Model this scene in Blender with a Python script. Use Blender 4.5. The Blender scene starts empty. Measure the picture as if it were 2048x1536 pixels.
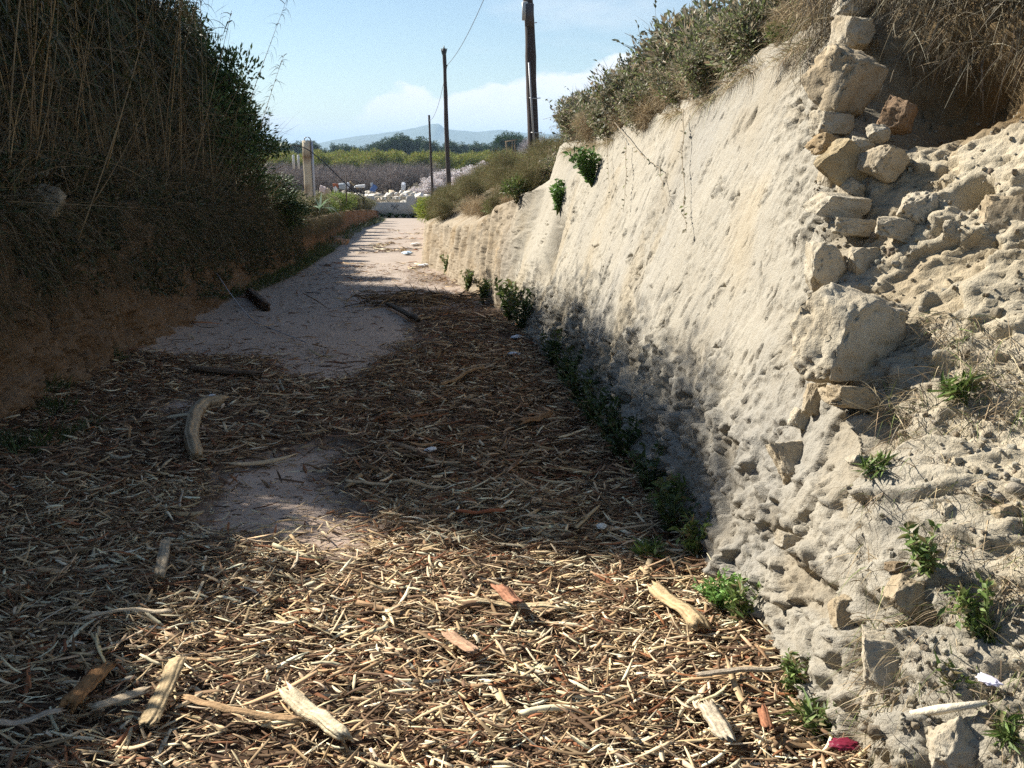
import bpy, math
import numpy as np
from mathutils import Vector, Matrix, Euler

# ------------------------------------------------------------------ camera, sky, sun, exposure
SC = bpy.context.scene
COL = SC.collection
FPX, CAMH, SLOPE = 1950.0, 1.6, 0.044
PITCH = math.atan2(463, FPX)
cp, sp = math.cos(PITCH), math.sin(PITCH)
cam = bpy.data.objects.new('camera', bpy.data.cameras.new('camera'))
COL.objects.link(cam)
cam.location = (0, 0, CAMH)
cam.rotation_euler = (math.pi / 2 - PITCH, 0, 0)
cam.data.sensor_width = 36
cam.data.lens = 36 * FPX / 2048
cam.data.clip_start = 0.05
cam.data.clip_end = 40000
SC.camera = cam

SUN_EL, SUN_AZ = math.radians(35), math.radians(-58)      # azimuth from +Y towards +X
SUN_DIR = Vector((math.sin(SUN_AZ) * math.cos(SUN_EL), math.cos(SUN_AZ) * math.cos(SUN_EL), math.sin(SUN_EL)))
sun = bpy.data.objects.new('sun', bpy.data.lights.new('sun', 'SUN'))
COL.objects.link(sun)
sun.data.energy = 5.0
sun.data.angle = math.radians(0.5)
sun.data.color = (1.0, 0.95, 0.86)
sun.rotation_euler = SUN_DIR.to_track_quat('Z', 'Y').to_euler()
sun.location = SUN_DIR * 50

SC.view_settings.view_transform = 'Standard'
SC.view_settings.look = 'None'
SC.view_settings.gamma = 1
SC.view_settings.exposure = 1.22
SC.cycles.use_denoising = False
SC.cycles.max_bounces = 8
SC.cycles.diffuse_bounces = 3
SC.cycles.transparent_max_bounces = 8
SC.cycles.volume_bounces = 0
SC.cycles.sample_clamp_indirect = 4


def build_world():
    w = bpy.data.worlds.new('World')
    SC.world = w
    w.use_nodes = True
    nt = w.node_tree
    nt.nodes.clear()
    N = nt.nodes.new
    L = nt.links.new
    out = N('ShaderNodeOutputWorld')
    sky = N('ShaderNodeTexSky')
    sky.sky_type = 'NISHITA'
    sky.sun_disc = False
    sky.sun_elevation = SUN_EL
    sky.sun_rotation = SUN_AZ
    sky.air_density = 1.0
    sky.dust_density = 0.1
    sky.ozone_density = 2.2
    bg = N('ShaderNodeBackground')
    bg.inputs['Strength'].default_value = 0.055
    L(sky.outputs[0], bg.inputs['Color'])
    cl = N('ShaderNodeBackground')
    cl.inputs['Color'].default_value = (0.96, 0.97, 1.0, 1)
    cl.inputs['Strength'].default_value = 0.52
    tc = N('ShaderNodeTexCoord')
    sep = N('ShaderNodeSeparateXYZ')
    L(tc.outputs['Generated'], sep.inputs[0])

    def math_(op, a, b=None, clamp=False):
        n = N('ShaderNodeMath')
        n.operation = op
        n.use_clamp = clamp
        for i, q in enumerate((a, b)):
            if q is None:
                continue
            if isinstance(q, (int, float)):
                n.inputs[i].default_value = q
            else:
                L(q, n.inputs[i])
        return n.outputs[0]

    def noise(scale, detail, vec):
        n = N('ShaderNodeTexNoise')
        n.inputs['Scale'].default_value = scale
        n.inputs['Detail'].default_value = detail
        n.inputs['Roughness'].default_value = 0.58
        L(vec, n.inputs['Vector'])
        return n.outputs['Fac']

    mp = N('ShaderNodeMapping')
    mp.inputs['Scale'].default_value = (1, 1, 1.6)
    mp.inputs['Location'].default_value = (0.31, 0.0, 0.2)
    L(tc.outputs['Generated'], mp.inputs[0])
    n1 = noise(9, 2, mp.outputs[0])
    n2 = noise(34, 6, mp.outputs[0])
    n3 = noise(20, 5, mp.outputs[0])
    top = math_('ADD', math_('MULTIPLY', math_('SUBTRACT', n1, 0.5), 0.09), math_('MULTIPLY', math_('SUBTRACT', n2, 0.5), 0.034))
    top = math_('ADD', top, math_('MULTIPLY', sep.outputs[0], 0.16))
    top = math_('ADD', top, 0.066)
    edge = math_('DIVIDE', math_('SUBTRACT', top, sep.outputs[2]), 0.007, True)
    body = math_('ADD', math_('MULTIPLY', n3, 1.5), 0.25, True)
    low = math_('MULTIPLY', edge, body, True)
    mp2 = N('ShaderNodeMapping')
    mp2.inputs['Scale'].default_value = (1, 1, 3.5)
    L(tc.outputs['Generated'], mp2.inputs[0])
    wisp = math_('MULTIPLY', math_('SUBTRACT', noise(4.5, 6, mp2.outputs[0]), 0.56), 1.6, True)
    fac = math_('MAXIMUM', low, wisp)
    mix = N('ShaderNodeMixShader')
    L(fac, mix.inputs[0])
    L(bg.outputs[0], mix.inputs[1])
    L(cl.outputs[0], mix.inputs[2])
    L(mix.outputs[0], out.inputs['Surface'])


build_world()

# ------------------------------------------------------------------ numbers
R = np.random.default_rng(7)


def U(a, b, n=None):
    return R.uniform(a, b, n)


def _hash(ix, iy, iz, seed):
    h = (ix * 374761393 + iy * 668265263 + iz * 1440662683 + seed * 362437) & 0xffffffff
    h = ((h ^ (h >> 13)) * 1274126177) & 0xffffffff
    h = ((h ^ (h >> 15)) * 2246822519) & 0xffffffff
    return ((h ^ (h >> 16)) & 0xffffff) / float(0xffffff)


def noise(p, seed=0):
    p = np.asarray(p, float)
    i = np.floor(p).astype(np.int64)
    f = p - i
    f = f * f * (3 - 2 * f)
    r = 0
    for dx in (0, 1):
        wx = f[:, 0] if dx else 1 - f[:, 0]
        for dy in (0, 1):
            wy = f[:, 1] if dy else 1 - f[:, 1]
            for dz in (0, 1):
                wz = f[:, 2] if dz else 1 - f[:, 2]
                r = r + wx * wy * wz * _hash(i[:, 0] + dx, i[:, 1] + dy, i[:, 2] + dz, seed)
    return r * 2 - 1


def fbm(p, seed=0, oct=4, gain=0.5):
    p = np.asarray(p, float)
    a, s, tot = 1.0, 0, 0
    for k in range(oct):
        s = s + a * noise(p, seed + k * 17)
        tot += a
        a *= gain
        p = p * 2.03 + 11.7
    return s / tot


def worley(p, seed=0, full=False):
    """2-D cells: distance to nearest, second minus nearest, id of nearest"""
    i = np.floor(p).astype(np.int64)
    f1 = np.full(len(p), 9.0)
    f2 = np.full(len(p), 9.0)
    ox, oy = np.zeros(len(p)), np.zeros(len(p))
    idv = np.zeros(len(p))
    z = np.zeros(len(p), np.int64)
    for dx in (-1, 0, 1):
        for dy in (-1, 0, 1):
            cx, cy = i[:, 0] + dx, i[:, 1] + dy
            px = cx + _hash(cx, cy, z, seed)
            py = cy + _hash(cx, cy, z + 1, seed)
            d = np.hypot(p[:, 0] - px, p[:, 1] - py)
            m = d < f1
            f2 = np.where(m, f1, np.minimum(f2, d))
            idv = np.where(m, _hash(cx, cy, z + 2, seed), idv)
            ox, oy = np.where(m, p[:, 0] - px, ox), np.where(m, p[:, 1] - py, oy)
            f1 = np.where(m, d, f1)
    return (f1, f2 - f1, idv, ox, oy) if full else (f1, f2 - f1, idv)


def facets(p, seed, tilt=1.0):
    """broken faces: every cell a tilted plane at its own height"""
    f1, fd, idv, ox, oy = worley(p, seed, True)
    a = idv * 411.7
    return (idv - 0.5) + tilt * (ox * np.cos(a) + oy * np.sin(a)) - 0.35 * sstep(0.07, 0.0, fd)


def sstep(a, b, x):
    t = np.clip((x - a) / (b - a), 0, 1)
    return t * t * (3 - 2 * t)


def norm(a):
    return a / np.maximum(np.linalg.norm(a, axis=-1, keepdims=True), 1e-9)


def ray(u, v):
    a, b = (u - 1024) / FPX, (768 - v) / FPX
    return np.array([a, cp + b * sp, -sp + b * cp])


def on_road(u, v):
    d = ray(u, v)
    t = CAMH / (-d[2] - SLOPE * d[1])
    return np.array([0, 0, CAMH]) + d * t


def at_y(u, v, y):
    d = ray(u, v)
    return np.array([0, 0, CAMH]) + d * (y / d[1])


# ------------------------------------------------------------------ meshes and objects
class MB:
    def __init__(self):
        self.v, self.q, self.t, self.c, self.n = [], [], [], [], 0

    def add(self, v, quads=None, tris=None, col=(1, 1, 1)):
        v = np.asarray(v, float).reshape(-1, 3)
        if quads is not None and len(quads):
            self.q.append(np.asarray(quads, np.int64).reshape(-1, 4) + self.n)
        if tris is not None and len(tris):
            self.t.append(np.asarray(tris, np.int64).reshape(-1, 3) + self.n)
        self.c.append(np.broadcast_to(np.asarray(col, float), (len(v), 3)))
        self.v.append(v)
        self.n += len(v)

    def build(self, name, mat, parent=None, smooth=False):
        me = bpy.data.meshes.new(name)
        v = np.concatenate(self.v)
        q = np.concatenate(self.q) if self.q else np.zeros((0, 4), np.int64)
        t = np.concatenate(self.t) if self.t else np.zeros((0, 3), np.int64)
        me.vertices.add(len(v))
        me.vertices.foreach_set('co', v.astype(np.float32).ravel())
        me.loops.add(q.size + t.size)
        me.loops.foreach_set('vertex_index', np.concatenate([q.ravel(), t.ravel()]).astype(np.int32))
        me.polygons.add(len(q) + len(t))
        st = np.concatenate([np.arange(len(q)) * 4, q.size + np.arange(len(t)) * 3]).astype(np.int32)
        me.polygons.foreach_set('loop_start', st)
        if smooth is not False:
            f = np.ones(len(st), bool)
            if smooth is not True:
                f[:len(smooth)] = smooth
            me.polygons.foreach_set('use_smooth', f)
        at = me.color_attributes.new('col', 'FLOAT_COLOR', 'POINT')
        c = np.ones((len(v), 4), np.float32)
        c[:, :3] = np.concatenate(self.c)
        at.data.foreach_set('color', c.ravel())
        me.update(calc_edges=True)
        me.validate()
        if mat:
            me.materials.append(mat)
        return link(name, me, parent)


def link(name, data, parent=None):
    o = bpy.data.objects.new(name, data)
    COL.objects.link(o)
    if parent is not None:
        o.parent = parent
    return o


def tag(o, label=None, cat=None, group=None, kind=None):
    if label:
        o['label'] = label
    if cat:
        o['category'] = cat
    if group:
        o['group'] = group
    if kind:
        o['kind'] = kind
    return o


def copy_tree(o, loc, rz=0.0, scale=1.0, rx=0.0, ry=0.0, label=None, group=None):
    c = o.copy()
    COL.objects.link(c)
    c.location = loc
    c.rotation_euler = (rx, ry, rz)
    c.scale = (scale,) * 3 if np.isscalar(scale) else scale
    if label:
        c['label'] = label
    if group:
        c['group'] = group
    for ch in o.children:
        k = ch.copy()
        COL.objects.link(k)
        k.parent = c
    return c


def put(o, loc, rz=0.0, scale=1.0, rx=0.0, ry=0.0):
    o.location = loc
    o.rotation_euler = (rx, ry, rz)
    o.scale = (scale,) * 3 if np.isscalar(scale) else scale
    return o


class Kind:
    """first call uses the prototype itself, later calls copy it"""

    def __init__(self, o):
        self.o, self.used = o, False

    def place(self, loc, label, rz=0, scale=1, rx=0, ry=0, group=None):
        if not self.used:
            self.used = True
            put(self.o, loc, rz, scale, rx, ry)
            self.o['label'] = label
            if group:
                self.o['group'] = group
            return self.o
        return copy_tree(self.o, loc, rz, scale, rx, ry, label, group)


def tube(mb, pts, rad, sides=6, col=(1, 1, 1), cap=True):
    pts = np.asarray(pts, float)
    n = len(pts)
    rad = np.broadcast_to(np.asarray(rad, float), (n,))
    d = norm(np.gradient(pts, axis=0))
    ref = np.array([0.0, 0, 1]) if abs(d[0, 2]) < 0.9 else np.array([1.0, 0, 0])
    a = norm(np.cross(d, ref))
    b = np.cross(d, a)
    th = np.arange(sides) * 2 * math.pi / sides
    ring = a[:, None, :] * np.cos(th)[None, :, None] + b[:, None, :] * np.sin(th)[None, :, None]
    v = (pts[:, None, :] + ring * rad[:, None, None]).reshape(-1, 3)
    i, j = np.meshgrid(np.arange(n - 1), np.arange(sides), indexing='ij')
    j2 = (j + 1) % sides
    q = np.stack([i * sides + j, i * sides + j2, (i + 1) * sides + j2, (i + 1) * sides + j], -1).reshape(-1, 4)
    tris = None
    if cap:
        v = np.vstack([v, pts[0], pts[-1]])
        k = np.arange(sides)
        k2 = (k + 1) % sides
        tris = np.vstack([np.stack([k2, k, np.full(sides, n * sides)], -1),
                          np.stack([(n - 1) * sides + k, (n - 1) * sides + k2, np.full(sides, n * sides + 1)], -1)])
    if np.ndim(col) == 2:
        col = np.repeat(col, sides, 0)
        if cap:
            col = np.vstack([col, col[0], col[-1]])
    mb.add(v, q, tris, col)


def box(mb, c, s, col=(1, 1, 1), rz=0.0, bev=0.0):
    """box with chamfered vertical and top edges"""
    x, y, z = np.asarray(s, float) / 2
    e = min(bev, x * 0.9, y * 0.9, z * 0.9)
    if e <= 0:
        v = np.array([[-x, -y, -z], [x, -y, -z], [x, y, -z], [-x, y, -z], [-x, -y, z], [x, -y, z], [x, y, z], [-x, y, z]])
        q = [[3, 2, 1, 0], [4, 5, 6, 7], [0, 1, 5, 4], [1, 2, 6, 5], [2, 3, 7, 6], [3, 0, 4, 7]]
        t = None
    else:
        oc = [(-x + e, -y), (x - e, -y), (x, -y + e), (x, y - e), (x - e, y), (-x + e, y), (-x, y - e), (-x, -y + e)]
        ic = [(a * (x - e) / x, b * (y - e) / y) for a, b in oc]
        v = np.array([(a, b, -z) for a, b in oc] + [(a, b, z - e) for a, b in oc] + [(a, b, z) for a, b in ic])
        q, t = [], []
        for k in range(8):
            m = (k + 1) % 8
            q += [[k, m, 8 + m, 8 + k], [8 + k, 8 + m, 16 + m, 16 + k]]
        t = [[16, 16 + k, 16 + k + 1] for k in range(1, 7)] + [[0, k + 1, k] for k in range(1, 7)]
    cr, sr = math.cos(rz), math.sin(rz)
    v = np.stack([v[:, 0] * cr - v[:, 1] * sr, v[:, 0] * sr + v[:, 1] * cr, v[:, 2]], -1) + np.asarray(c, float)
    mb.add(v, q, t, col)


def blades(mb, base, d, length, width, droop, S=3, col=(1, 1, 1), taper=1.0, w0=0.6, face=None):
    """n tapered ribbons: base (n,3), direction (n,3), bending down by droop"""
    n = len(base)
    d = norm(d)
    length = np.broadcast_to(length, (n,)).astype(float)
    width = np.broadcast_to(width, (n,)).astype(float)
    droop = np.broadcast_to(droop, (n,)).astype(float)
    if face is None:
        face = norm(R.normal(size=(n, 3)))
    side = norm(np.cross(d, face))
    s = np.linspace(0, 1, S + 1)
    p = base[:, None, :] + d[:, None, :] * (s[None, :, None] * length[:, None, None])
    p[:, :, 2] -= droop[:, None] * (s ** 2)[None, :] * length[:, None]
    prof = np.where(s < 0.3, w0 + (1 - w0) * s / 0.3, 1 - taper * (s - 0.3) / 0.7 * 0.93)
    w = width[:, None] * prof[None, :] * 0.5
    v = np.stack([p - side[:, None, :] * w[:, :, None], p + side[:, None, :] * w[:, :, None]], 2)
    k = np.arange(n)[:, None] * (2 * (S + 1)) + np.arange(S)[None, :] * 2
    q = np.stack([k, k + 1, k + 3, k + 2], -1).reshape(-1, 4)
    if np.ndim(col) == 2:
        col = np.repeat(col, 2 * (S + 1), 0)
    mb.add(v.reshape(-1, 3), q, None, col)


def leaves(mb, base, d, length, width, col, face=None, fold=0.25):
    """n folded pointed leaves, two triangles' worth of quad each"""
    n = len(base)
    d = norm(d)
    if face is None:
        face = norm(R.normal(size=(n, 3)) + np.array([0, 0, 0.8]))
    side = norm(np.cross(d, face))
    up = np.cross(side, d)
    length = np.broadcast_to(length, (n,))[:, None]
    width = np.broadcast_to(width, (n,))[:, None]
    m = base + d * length * 0.45
    v = np.stack([base, m - side * width * 0.5 + up * width * fold, base + d * length,
                  m + side * width * 0.5 + up * width * fold], 1)
    k = np.arange(n)[:, None] * 4
    t = np.concatenate([k + np.array([[0, 1, 2]]), k + np.array([[0, 2, 3]])])
    if np.ndim(col) == 2:
        col = np.repeat(col, 4, 0)
    mb.add(v.reshape(-1, 3), None, t, col)


def strips(mb, c, yaw, pitch, length, width, thick, curl, col, S=3, twist=None):
    """n curled, uneven strips of bark, each a closed solid"""
    n = len(c)
    s = np.linspace(-0.5, 0.5, S + 1)
    X = s[None, :] * length[:, None]
    bow = R.normal(0, 0.028, (n, 1)) * length[:, None]
    Y = bow * np.sin((s + 0.5)[None, :] * math.pi) + R.normal(0, 0.07, (n, S + 1)) * width[:, None]
    Z = -curl[:, None] * (s ** 2)[None, :] * length[:, None]
    e0, e1 = U(0.05, 0.95, (n, 1)) ** 1.3, U(0.05, 0.95, (n, 1)) ** 1.3
    wp = (1 - np.where(s[None, :] < 0, 1 - e0, 1 - e1) * (np.abs(s * 2) ** 3.2)[None, :]) * U(0.82, 1.06, (n, S + 1))
    hw = width[:, None] * 0.5 * np.clip(wp, 0.08, 1.2)
    ht = thick[:, None] * 0.5 * np.ones((1, S + 1))
    tw = (U(-0.7, 0.7, (n, 1)) + U(-0.5, 0.5, (n, 1)) * s[None, :] * 2)
    ct, st = np.cos(tw), np.sin(tw)
    cs = []
    for a, b in ((-1, -1), (1, -1), (1, 1), (-1, 1)):
        yy, zz = a * hw, b * ht
        cs.append(np.stack([X, Y + yy * ct - zz * st, Z + yy * st + zz * ct], -1))
    v = np.stack(cs, 2)
    cy, sy, cpp, spp = np.cos(yaw), np.sin(yaw), np.cos(pitch), np.sin(pitch)
    x, y, z = v[..., 0], v[..., 1], v[..., 2]
    e = lambda a: a[:, None, None]
    x2, z2 = x * e(cpp) - z * e(spp), x * e(spp) + z * e(cpp)
    v = np.stack([x2 * e(cy) - y * e(sy), x2 * e(sy) + y * e(cy), z2], -1) + c[:, None, None, :]
    k = np.arange(n)[:, None, None] * (4 * (S + 1)) + np.arange(S)[None, :, None] * 4
    j = np.arange(4)[None, None, :]
    j2 = (j + 1) % 4
    q = np.stack([k + j, k + j2, k + 4 + j2, k + 4 + j], -1).reshape(-1, 4)
    k0 = np.arange(n)[:, None] * (4 * (S + 1))
    q = np.vstack([q, k0 + np.array([[3, 2, 1, 0]]), k0 + S * 4 + np.array([[0, 1, 2, 3]])])
    cv = np.asarray(col)[:, None, None, :] * U(0.62, 1.22, (n, 1, 4, 1)) * U(0.85, 1.1, (n, S + 1, 1, 1))
    mb.add(v.reshape(-1, 3), q, None, np.clip(cv, 0.01, 0.88).reshape(-1, 3))


def grid_quads(nu, nv):
    i, j = np.meshgrid(np.arange(nu - 1), np.arange(nv - 1), indexing='ij')
    return np.stack([i * nv + j, (i + 1) * nv + j, (i + 1) * nv + j + 1, i * nv + j + 1], -1).reshape(-1, 4)


def pick(pal, n, jit=0.15):
    pal = np.asarray(pal, float)
    c = pal[R.integers(0, len(pal), n)]
    return np.clip(c * U(1 - jit, 1 + jit, (n, 1)) * U(1 - jit / 7, 1 + jit / 7, (n, 3)), 0, 1)


# ------------------------------------------------------------------ materials
def material(name, base=None, rough=0.9, bump=None, vary=None, trans=0.0, attr=True, metallic=0.0, spec=0.2):
    """base colour times the mesh's own 'col', varied by noise: vary = [(scale, amount, tint)], bump = [(scale, strength, distance)]"""
    m = bpy.data.materials.new(name)
    m.use_nodes = True
    nt = m.node_tree
    nt.nodes.clear()
    N, L = nt.nodes.new, nt.links.new
    out = N('ShaderNodeOutputMaterial')
    bs = N('ShaderNodeBsdfPrincipled')
    bs.inputs['Roughness'].default_value = rough
    bs.inputs['Metallic'].default_value = metallic
    bs.inputs['Specular IOR Level'].default_value = spec
    tc = N('ShaderNodeTexCoord')
    src = None
    if attr:
        at = N('ShaderNodeAttribute')
        at.attribute_name = 'col'
        src = at.outputs['Color']
    if base is not None:
        if src is None:
            rgb = N('ShaderNodeRGB')
            rgb.outputs[0].default_value = (*base, 1)
            src = rgb.outputs[0]
        else:
            mx = N('ShaderNodeMix')
            mx.data_type = 'RGBA'
            mx.blend_type = 'MULTIPLY'
            mx.inputs[0].default_value = 1
            L(src, mx.inputs[6])
            mx.inputs[7].default_value = (*base, 1)
            src = mx.outputs[2]
    for sc, amt, tint in vary or ():
        nz = N('ShaderNodeTexNoise')
        nz.inputs['Detail'].default_value = 5
        nz.inputs['Roughness'].default_value = 0.6
        if np.isscalar(sc):
            nz.inputs['Scale'].default_value = sc
            L(tc.outputs['Object'], nz.inputs['Vector'])
        else:
            mp = N('ShaderNodeMapping')
            mp.inputs['Scale'].default_value = sc
            L(tc.outputs['Object'], mp.inputs[0])
            nz.inputs['Scale'].default_value = 1
            L(mp.outputs[0], nz.inputs['Vector'])
        rp = N('ShaderNodeValToRGB')
        rp.color_ramp.elements[0].position = 0.36
        rp.color_ramp.elements[1].position = 0.66
        rp.color_ramp.elements[0].color = (*tint, 1)
        rp.color_ramp.elements[1].color = (1, 1, 1, 1)
        L(nz.outputs['Fac'], rp.inputs[0])
        mx = N('ShaderNodeMix')
        mx.data_type = 'RGBA'
        mx.blend_type = 'MULTIPLY'
        mx.inputs[0].default_value = amt
        L(src, mx.inputs[6])
        L(rp.outputs[0], mx.inputs[7])
        src = mx.outputs[2]
    L(src, bs.inputs['Base Color'])
    prev = None
    for sc, st, dist in bump or ():
        nz = N('ShaderNodeTexNoise')
        nz.inputs['Detail'].default_value = 6
        nz.inputs['Roughness'].default_value = 0.65
        if np.isscalar(sc):
            nz.inputs['Scale'].default_value = sc
            L(tc.outputs['Object'], nz.inputs['Vector'])
        else:
            mp = N('ShaderNodeMapping')
            mp.inputs['Scale'].default_value = sc
            L(tc.outputs['Object'], mp.inputs[0])
            nz.inputs['Scale'].default_value = 1
            L(mp.outputs[0], nz.inputs['Vector'])
        bp = N('ShaderNodeBump')
        bp.inputs['Strength'].default_value = st
        bp.inputs['Distance'].default_value = dist
        L(nz.outputs['Fac'], bp.inputs['Height'])
        if prev is not None:
            L(prev, bp.inputs['Normal'])
        prev = bp.outputs[0]
    if prev is not None:
        L(prev, bs.inputs['Normal'])
    if trans > 0:
        tr = N('ShaderNodeBsdfTranslucent')
        L(src, tr.inputs['Color'])
        mx = N('ShaderNodeMixShader')
        mx.inputs[0].default_value = trans
        L(bs.outputs[0], mx.inputs[1])
        L(tr.outputs[0], mx.inputs[2])
        L(mx.outputs[0], out.inputs['Surface'])
    else:
        L(bs.outputs[0], out.inputs['Surface'])
    return m


M = {
    'clay': material('pale clay earth', (1, 1, 1), 0.95, [(28, 0.5, 0.02), (80, 0.75, 0.011), (210, 0.65, 0.005)], [(1.7, 0.3, (0.82, 0.82, 0.82)), (22, 0.35, (0.74, 0.68, 0.6)), (95, 0.3, (0.7, 0.66, 0.6))]),
    'brown_earth': material('brown earth', (1, 1, 1), 0.95, [(14, 0.8, 0.05), (60, 0.6, 0.015)], [(2.5, 0.5, (0.6, 0.56, 0.5)), (30, 0.4, (0.6, 0.55, 0.5))]),
    'road': material('worn concrete under mulch', (1, 1, 1), 0.92, [(90, 0.35, 0.006)], [(1.1, 0.35, (0.78, 0.75, 0.72)), (60, 0.25, (0.72, 0.7, 0.68))]),
    'bark': material('shredded bark', (1, 1, 1), 0.85, None, [(70, 0.35, (0.55, 0.48, 0.4))]),
    'wood': material('weathered wood', (1, 1, 1), 0.9, [((60, 60, 9), 0.6, 0.01)], [((50, 50, 7), 0.5, (0.5, 0.43, 0.36))]),
    'stone': material('dusty limestone', (1, 1, 1), 0.95, [(20, 0.5, 0.03), (70, 0.55, 0.012), (200, 0.5, 0.004)], [(5, 0.55, (0.74, 0.65, 0.52)), (45, 0.35, (0.72, 0.68, 0.6))]),
    'leaf': material('leaf', (1, 1, 1), 0.55, None, None, 0.28, spec=0.35),
    'dark_leaf': material('thicket leaf', (1, 1, 1), 0.6, None, None, 0.08, spec=0.3),
    'dry': material('dry stalk', (1, 1, 1), 0.85, None, None, 0.15),
    'cane': material('dry cane', (1, 1, 1), 0.7, None, [((3, 3, 9), 0.4, (0.6, 0.5, 0.4))]),
    'twig': material('twig', (1, 1, 1), 0.9),
    'timber': material('tarred timber', (1, 1, 1), 0.9, [((30, 30, 3), 0.6, 0.02)], [((22, 22, 2), 0.5, (0.5, 0.47, 0.45))]),
    'concrete': material('concrete', (1, 1, 1), 0.92, [(25, 0.3, 0.01)], [(3, 0.35, (0.75, 0.73, 0.7)), (25, 0.25, (0.75, 0.73, 0.7))]),
    'metal': material('dull metal', (1, 1, 1), 0.5, metallic=0.2),
    'plastic': material('litter plastic', (1, 1, 1), 0.5, None, None, 0.15, spec=0.4),
    'field': material('field soil', (1, 1, 1), 0.95, [(0.6, 0.5, 0.3)], [(0.05, 0.5, (0.6, 0.62, 0.5)), (0.5, 0.5, (0.6, 0.55, 0.45))]),
    'hill': material('hillside scrub', (0.10, 0.12, 0.09), 0.95, None, [(0.004, 0.5, (0.5, 0.55, 0.5))], attr=False),
}

# ------------------------------------------------------------------ shape of the place
_xr = np.array([(-6, 1.5), (2.5, 0.93), (3.3, 0.85), (4.5, 0.77), (5.5, 0.67), (7.6, 0.5), (10.5, 0.2), (13.6, -0.17), (16.15, -0.62), (21.1, -1.56), (22.6, -2.04), (40, -3.55), (76, -6.5), (90, -7.5)])
_xl = np.array([(-6, -2.9), (2, -3.2), (6.4, -3.51), (8.5, -3.7), (11.8, -4.05), (15.3, -4.4), (19.15, -4.62), (28.9, -5.75), (35.4, -6.5), (49, -8.08), (63.8, -9.1), (76, -10.4), (90, -11)])
_zt = np.array([(-6, 2.2), (2.5, 2.28), (4.9, 2.24), (5.9, 2.14), (6.6, 2.0), (8, 1.88), (9.7, 1.76), (12.4, 1.68), (14, 1.6), (18, 1.35), (24, 0.95), (34, 0.25), (44, -0.45), (62, -1.55), (76, -2.4), (90, -3.2)])
_hc = np.array([(13, 1.7), (14.5, 1.45), (16, 1.2), (19, 1.0), (22.6, 1.0), (40, 1.1), (76, 0.9), (90, 0.3)])
_hl = np.array([(-6, 0.8), (4.5, 1.0), (6, 1.45), (8, 1.6), (19, 1.35), (24, 1.1), (30, 0.95), (47, 0.95), (64, 0.8), (76, 0.6), (90, 0.2)])


def itp(tb, y):
    return np.interp(y, tb[:, 0], tb[:, 1])


xr = lambda y: itp(_xr, y)
xl = lambda y: itp(_xl, y)
zr = lambda y: -SLOPE * np.asarray(y, float)
KW = 0.30


def ztop(y):
    q = np.atleast_1d(np.asarray(y, float))
    e = np.stack([q * 1.7, 0 * q + 3.3, 0 * q], -1)
    z = itp(_zt, q) + 0.09 * fbm(e, 401, 3) + 0.05 * fbm(e * 5, 403, 2)
    return z if np.ndim(y) else float(z[0])



def ycorner(z):
    return np.interp(z, [-0.25, -0.1, 0.2, 0.55, 0.8, 1.2, 2.1, 2.3], [1.85, 2.05, 2.38, 2.8, 3.3, 3.9, 4.9, 5.1])


def right_x(y, z):
    """undisturbed face of the right-hand bank"""
    y = np.asarray(y, float)
    z = np.asarray(z, float)
    h = z - zr(y)
    b = sstep(12.7, 13.3, y)
    hc = itp(_hc, y)
    main = KW * h
    zt = itp(_zt, y) - zr(y)
    low = np.where(h < hc, 0.12 * h, 0.12 * hc + (h - hc) * 2.0 / np.maximum(zt - hc, 0.15))
    x = xr(y) + main * (1 - b) + low * b
    yc = ycorner(z)
    return x + 0.64 * np.maximum(yc - y, 0)


def right_top(y):
    zt = ztop(y)
    return right_x(y, zt), zt


def hit_right(u, v):
    d = ray(u, v)
    t = np.linspace(1.5, 60, 12000)
    p = np.array([0, 0, CAMH]) + d * t[:, None]
    k = np.argmax(p[:, 0] > right_x(p[:, 1], p[:, 2]))
    return p[k], t[k]


def inpoly(x, y, poly):
    r = np.zeros(len(x), bool)
    n = len(poly)
    for i in range(n):
        x1, y1 = poly[i]
        x2, y2 = poly[(i + 1) % n]
        c = (y1 > y) != (y2 > y)
        xx = (x2 - x1) * (y - y1) / (y2 - y1 + 1e-12) + x1
        r ^= c & (x < xx)
    return r


BARE = [[(-1.57, 4.63), (-1.54, 4.33), (-1.2, 4.2), (-0.85, 4.1), (-0.52, 4.25), (-0.62, 4.6), (-0.88, 4.96), (-1.08, 5.5), (-0.98, 6.0), (-1.23, 6.2), (-1.5, 5.85), (-1.75, 5.5), (-1.6, 5.0)],
        [(-2.0, 8.3), (-1.4, 8.1), (-1.25, 9.55), (-1.2, 10.9), (-1.45, 14), (-1.75, 18), (-2.6, 20), (-4.2, 24), (-5.1, 24), (-4.3, 17), (-3.7, 12.5), (-3.1, 10.9), (-2.5, 9.6)],
        [(-2.9, 7.3), (-2.3, 6.9), (-2.1, 7.3), (-2.6, 7.7)]]


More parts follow.
